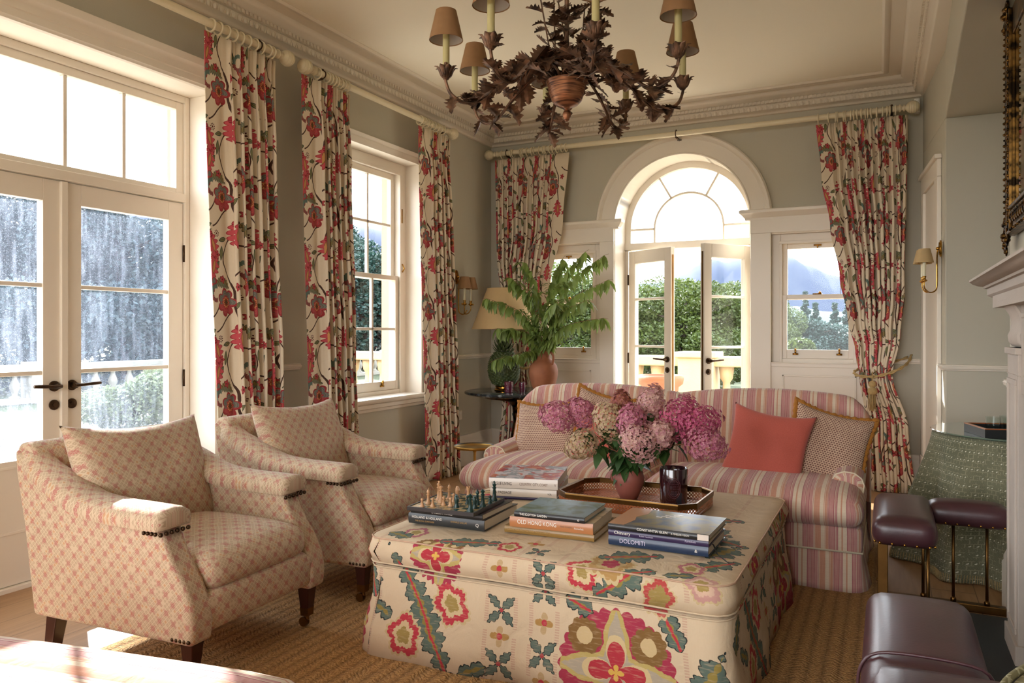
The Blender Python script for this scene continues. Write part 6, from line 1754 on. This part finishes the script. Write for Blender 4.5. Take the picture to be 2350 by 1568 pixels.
rnd = random.Random(4)
import numpy as np
def foliage(name, blobs, n, size, seed, mat, parent):
    g = np.random.default_rng(seed); tot = sum(b[1]**2 for b in blobs); P = []
    for c, r in blobs:
        k = max(4, int(n*r*r/tot)); d = g.normal(size=(k, 3)); d /= np.linalg.norm(d, axis=1)[:, None]
        rr = r*(.55+.5*g.random(k)**.5); P.append(np.array(c)+d*rr[:, None]*np.array([1, 1, .75]))
    P = np.concatenate(P); k = len(P); s = size*(.6+.8*g.random(k))[:, None]
    a = g.uniform(-1, 1, (k, 3))*np.array([1, 1, .7]); a /= np.linalg.norm(a, axis=1)[:, None]
    b = np.cross(a, g.normal(size=(k, 3))); b /= np.linalg.norm(b, axis=1)[:, None]
    c = np.cross(a, b)*s*.18
    V = np.stack([P-a*s, P+b*s*.5+c, P+a*s, P-b*s*.5+c], 1).reshape(-1, 3)
    me = bpy.data.meshes.new(name); me.vertices.add(4*k); me.vertices.foreach_set('co', V.ravel().astype('f'))
    me.loops.add(4*k); me.loops.foreach_set('vertex_index', np.arange(4*k, dtype='i'))
    me.polygons.add(k); me.polygons.foreach_set('loop_start', np.arange(0, 4*k, 4, dtype='i')); me.materials.append(mat); me.update(); me.validate()
    o = bpy.data.objects.new(name, me); return link(o, parent)
def tree(name, label, loc, h, r, mat, seed, n=5000, size=.16, kind='round', trunk=True, group='trees beyond the terrace', bare=.0):
    rng = random.Random(seed)
    t = thing(name, label, 'tree', loc, 0, group)
    blobs = []
    if kind == 'round':
        for i in range(16):
            a = rng.uniform(0, 2*PI); q = rng.random()**.6*r*.75
            blobs.append(((q*math.cos(a), q*math.sin(a), h*(.20+.66*rng.random())), r*rng.uniform(.28, .45)))
    else:
        for i in range(14):
            k = i/13; q = r*(1-k)*.55
            a = i*2.4; blobs.append(((q*math.cos(a), q*math.sin(a), h*(.12+.86*k)), max(.25, r*(1-k)*.62+.15)))
    foliage('foliage', blobs, n, size, seed, mat, t)
    if trunk:
        m = MB(); m.tube([(0, 0, -.3), (.1, .05, h*.2), (-.05, 0, h*.45), (0, .1, h*.8)], [r*.09, r*.07, r*.05, r*.02], 8)
        for i in range(7):
            a = i*2.1; z = h*(.22+.07*i); m.tube([(0, 0, z), (math.cos(a)*r*.35, math.sin(a)*r*.35, z+h*.10), (math.cos(a)*r*.7, math.sin(a)*r*.7, z+h*.14)], [r*.035, r*.022, r*.008], 6)
        m.build('trunk', M['bark'], t)
    return t
def dirpt(u, D, z=-.2):
    """a ground point in the direction of a column of the picture, at distance D"""
    dx = (u-1175)/1758; th = math.atan2(860, 1758)
    return ((-math.sin(th)+math.cos(th)*dx)*D, (math.cos(th)+math.sin(th)*dx)*D, z)
# beyond the left windows
tl = [(-90, 26, 6.0, 3.6, 'fol_c', 'dark broad tree beyond the garden balustrade, outermost at the left edge'), (60, 24, 6.0, 3.2, 'fol_c', 'dark broad tree seen through the left leaf of the glazed doors'),
      (140, 34, 8.6, 3.4, 'fol_b', 'tall dark tree whose crown shows in the panes over the glazed doors'), (270, 24, 5.6, 3.2, 'fol_c', 'dark leafy tree seen through the right leaf of the glazed doors'),
      (385, 31, 6.6, 3.8, 'fol_b', 'dark tree behind the right jamb of the glazed doors'), (560, 33, 8, 3.6, 'fol_c', 'broad tree hidden mostly behind the first left curtain'),
      (740, 36, 7, 3.6, 'fol_b', 'blue green tree left of the sash window view'), (835, 30, 5.6, 2.6, 'fol_b', 'blue green tree seen through the middle of the left sash window'), (905, 38, 5.5, 3, 'fol_c', 'tree behind the right side of the left sash window')]
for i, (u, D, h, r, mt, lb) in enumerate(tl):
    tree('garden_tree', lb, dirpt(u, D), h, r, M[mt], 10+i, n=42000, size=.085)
# balustrade on the lawn
b = thing('balustrade', 'long pale stone balustrade across the lawn beyond the left windows', 'balustrade', (-15.6, 0, -.2))
mb = MB(); mb.box(-.17, .17, -6, 60, .66, .79); mb.box(-.15, .15, -6, 60, 0, .12); mb.build('rail', M['palestone'], b, smooth=False, bevel=.02)
for k in range(12):
    mb = MB(); mb.box(-.2, .2, 3+k*3.4-.22, 3+k*3.4+.22, 0, .84); mb.build('pier', M['palestone'], b, smooth=False, bevel=.02)
prof = [(.10, .12), (.10, .15), (.05, .18), (.06, .24), (.10, .33), (.09, .40), (.05, .50), (.045, .58), (.08, .62), (.10, .66)]
m = MB(); m.lathe(prof, 8); bal0 = m.build('baluster', M['palestone'], b); used = False
for k in range(12):
    for j in range(7):
        y = 3+k*3.4+.46+j*.415
        if k*7+j >= 96: continue
        o = bal0 if not used else bal0.copy()
        if used: COL.objects.link(o); o.parent = b
        used = True; o.location = (0, y, 0)
hb = []
for k in range(64):
    hb.append(((0, k*.8, 1.0), 1.25)); hb.append(((.3, k*.8+.4, 2.0), 1.0))
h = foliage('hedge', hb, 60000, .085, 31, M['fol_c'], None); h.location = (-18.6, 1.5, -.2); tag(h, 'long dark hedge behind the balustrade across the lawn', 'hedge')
hb = []
for k in range(40): hb.append(((k*1.3, math.sin(k*1.7)*.5, .8), 1.5))
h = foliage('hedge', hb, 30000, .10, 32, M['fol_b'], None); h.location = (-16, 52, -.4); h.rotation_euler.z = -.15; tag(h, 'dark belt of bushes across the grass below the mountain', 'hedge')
# shrub by the door
rng = random.Random(8)
for (x, y, r, lb, sd) in ((-8.75, 6.7, .42, 'pale leafy shrub in the bed outside the right door leaf', 1), (-9.2, 8.2, .55, 'larger pale shrub against the stone jamb outside', 2)):
    t = thing('shrub', lb, 'shrub', (x, y, .0), 0, 'shrubs in the flower bed')
    foliage('foliage', [((0, 0, .25), r), ((.2, .15, .45), r*.8), ((-.2, -.2, .3), r*.8), ((.1, .35, .6), r*.6)], 5000, .032, sd, M['fol_d'], t)
    m = MB()
    for k in range(7): m.tube([(0, 0, -.05), (.2*math.cos(k), .2*math.sin(k), .5)], [.012, .006], 5)
    m.build('stems', M['bark'], t)
# terrace edge beyond the back doors
b = thing('balustrade', 'cream stone terrace parapet seen through the open arched doors', 'balustrade', (-2.9, 10.6, -.2))
mb = MB(); mb.box(-6, 5.2, -.17, .17, .98, 1.12); mb.box(-6, 5.2, -.15, .15, 0, .12); mb.build('rail', M['stone'], b, smooth=False, bevel=.02)
for x in (-3.1, .58, 4.2):
    mb = MB(); mb.box(x-.24, x+.24, -.24, .24, 0, 1.10); mb.box(x-.28, x+.28, -.28, .28, 1.10, 1.18); mb.build('pier', M['stone'], b, smooth=False, bevel=.015)
prof2 = [(r*1.05, z*1.32 if z < .66 else .98) for r, z in prof]; m = MB(); m.lathe(prof2, 10); b2 = m.build('baluster', M['stone'], b); used = False
for x0, x1 in ((-5.6, -3.5), (-2.7, .2), (.95, 3.9)):
    k = int((x1-x0)/.30)
    for j in range(k+1):
        o = b2 if not used else b2.copy()
        if used: COL.objects.link(o); o.parent = b
        used = True; o.location = (x0+j*.30, 0, 0)
t = thing('planter', 'terracotta planter on the terrace outside the arched doors', 'planter', (-2.40, 8.9, -.02))
m = MB(); m.lathe([(.13, 0), (.15, .04), (.21, .62), (.26, .66), (.27, .72), (.26, .76), (.22, .76), (.21, .68), (.001, .66)], 28); m.build('pot', M['terracotta'], t)
tb = [(1300, 19, 3.1, 2.0, 'fol_a', 'leafy tree seen through the window behind the green branches'), (1410, 26, 3.5, 2.3, 'fol_a', 'green oak seen behind the left arched door pillar'),
      (1490, 21, 2.9, 1.7, 'fol_a', 'sparse oak seen through the glass of the left door leaf'), (1572, 17, 2.75, 1.45, 'fol_a', 'bright green oak with a dark trunk in the gap between the open doors'),
      (1640, 24, 3.1, 1.7, 'fol_a', 'green oak at the right of the gap between the open doors'), (1710, 30, 3.0, 2.2, 'fol_a', 'green tree seen through the glass of the right door leaf'),
      (1825, 15, 1.5, .75, 'fol_a', 'yellow green bush low in the left corner of the right sash window')]
for i, (u, D, h, r, mt, lb) in enumerate(tb):
    tree('oak_tree', lb, dirpt(u, D, -.3), h, r, M[mt], 40+i, n=34000, size=.042, group='trees beyond the back windows')
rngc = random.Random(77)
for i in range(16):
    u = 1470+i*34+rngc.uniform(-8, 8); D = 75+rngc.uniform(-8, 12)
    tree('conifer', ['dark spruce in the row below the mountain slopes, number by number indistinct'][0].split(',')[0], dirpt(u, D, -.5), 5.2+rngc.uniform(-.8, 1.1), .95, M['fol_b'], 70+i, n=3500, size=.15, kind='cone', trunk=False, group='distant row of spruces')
# wooded bank and hills
def hill(name, mat, u0, u1, D, prof, depth, seed, nz=10):
    m = MB(); rng = random.Random(seed)
    def fn(a, b):
        u = lerp(u0, u1, a); z = interp(prof, u); d = D+depth*b
        x, y, _ = dirpt(u, d)
        zz = z*math.sin(PI*min(1, b*1.0)*.5)*(1.0) - .5*(1-b)
        zz += z*.07*mnoise.noise(Vector((x*.06*60/D, y*.06*60/D, seed)))*b
        return (x, y, zz)
    m.grid(fn, 90, nz); m.build(name, mat)
    return tag(bpy.data.objects[-1] if False else m_last(), kind='structure')
def m_last(): return COL.objects[-1]
hill('far_mountain', M['hillhaze'], 1300, 2250, 700, [(1300, 45), (1500, 58), (1565, 70), (1604, 82), (1640, 87), (1665, 83), (1690, 86), (1715, 91), (1780, 96), (1812, 90), (1850, 80), (1910, 68), (1970, 55), (2250, 30)], 200, 3)
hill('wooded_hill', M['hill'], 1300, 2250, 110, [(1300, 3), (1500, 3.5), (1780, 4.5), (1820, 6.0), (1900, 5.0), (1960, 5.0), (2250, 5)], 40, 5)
hill('hill_left', M['hillhaze'], -300, 1000, 500, [(-300, 60), (0, 70), (260, 105), (370, 112), (440, 100), (700, 80), (830, 90), (880, 86), (1000, 60)], 150, 9)
tl2 = [(1835, 30, 'round leafy tree across the water in the right sash window'), (1900, 34, 'pale topped leafy tree in the middle of the right sash window'), (1965, 30, 'dark leafy tree behind the edge of the tied curtain')]
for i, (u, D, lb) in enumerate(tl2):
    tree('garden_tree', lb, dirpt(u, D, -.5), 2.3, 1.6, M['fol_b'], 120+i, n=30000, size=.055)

# tall tree whose crown shades the upper panes of the left windows
t = thing('pine_tree', 'tall tree on the lawn whose high crown shades the left windows', 'tree', (-14.5, 12.9, -.2))
foliage('foliage', [((-1.5, -1.0, 11.3), .95), ((-1.5, -.3, 12.1), 1.35), ((-1.5, .5, 12.0), 1.3), ((-1.6, -.9, 12.4), .85), ((0, .2, 12.8), 1.4)], 12000, .15, 5, M['fol_b'], t)
m = MB(); m.tube([(0, 0, -.2), (.05, .1, 6), (-.3, 0, 10), (-1.3, -.4, 12)], [.22, .17, .12, .05], 8); m.build('trunk', M['bark'], t)
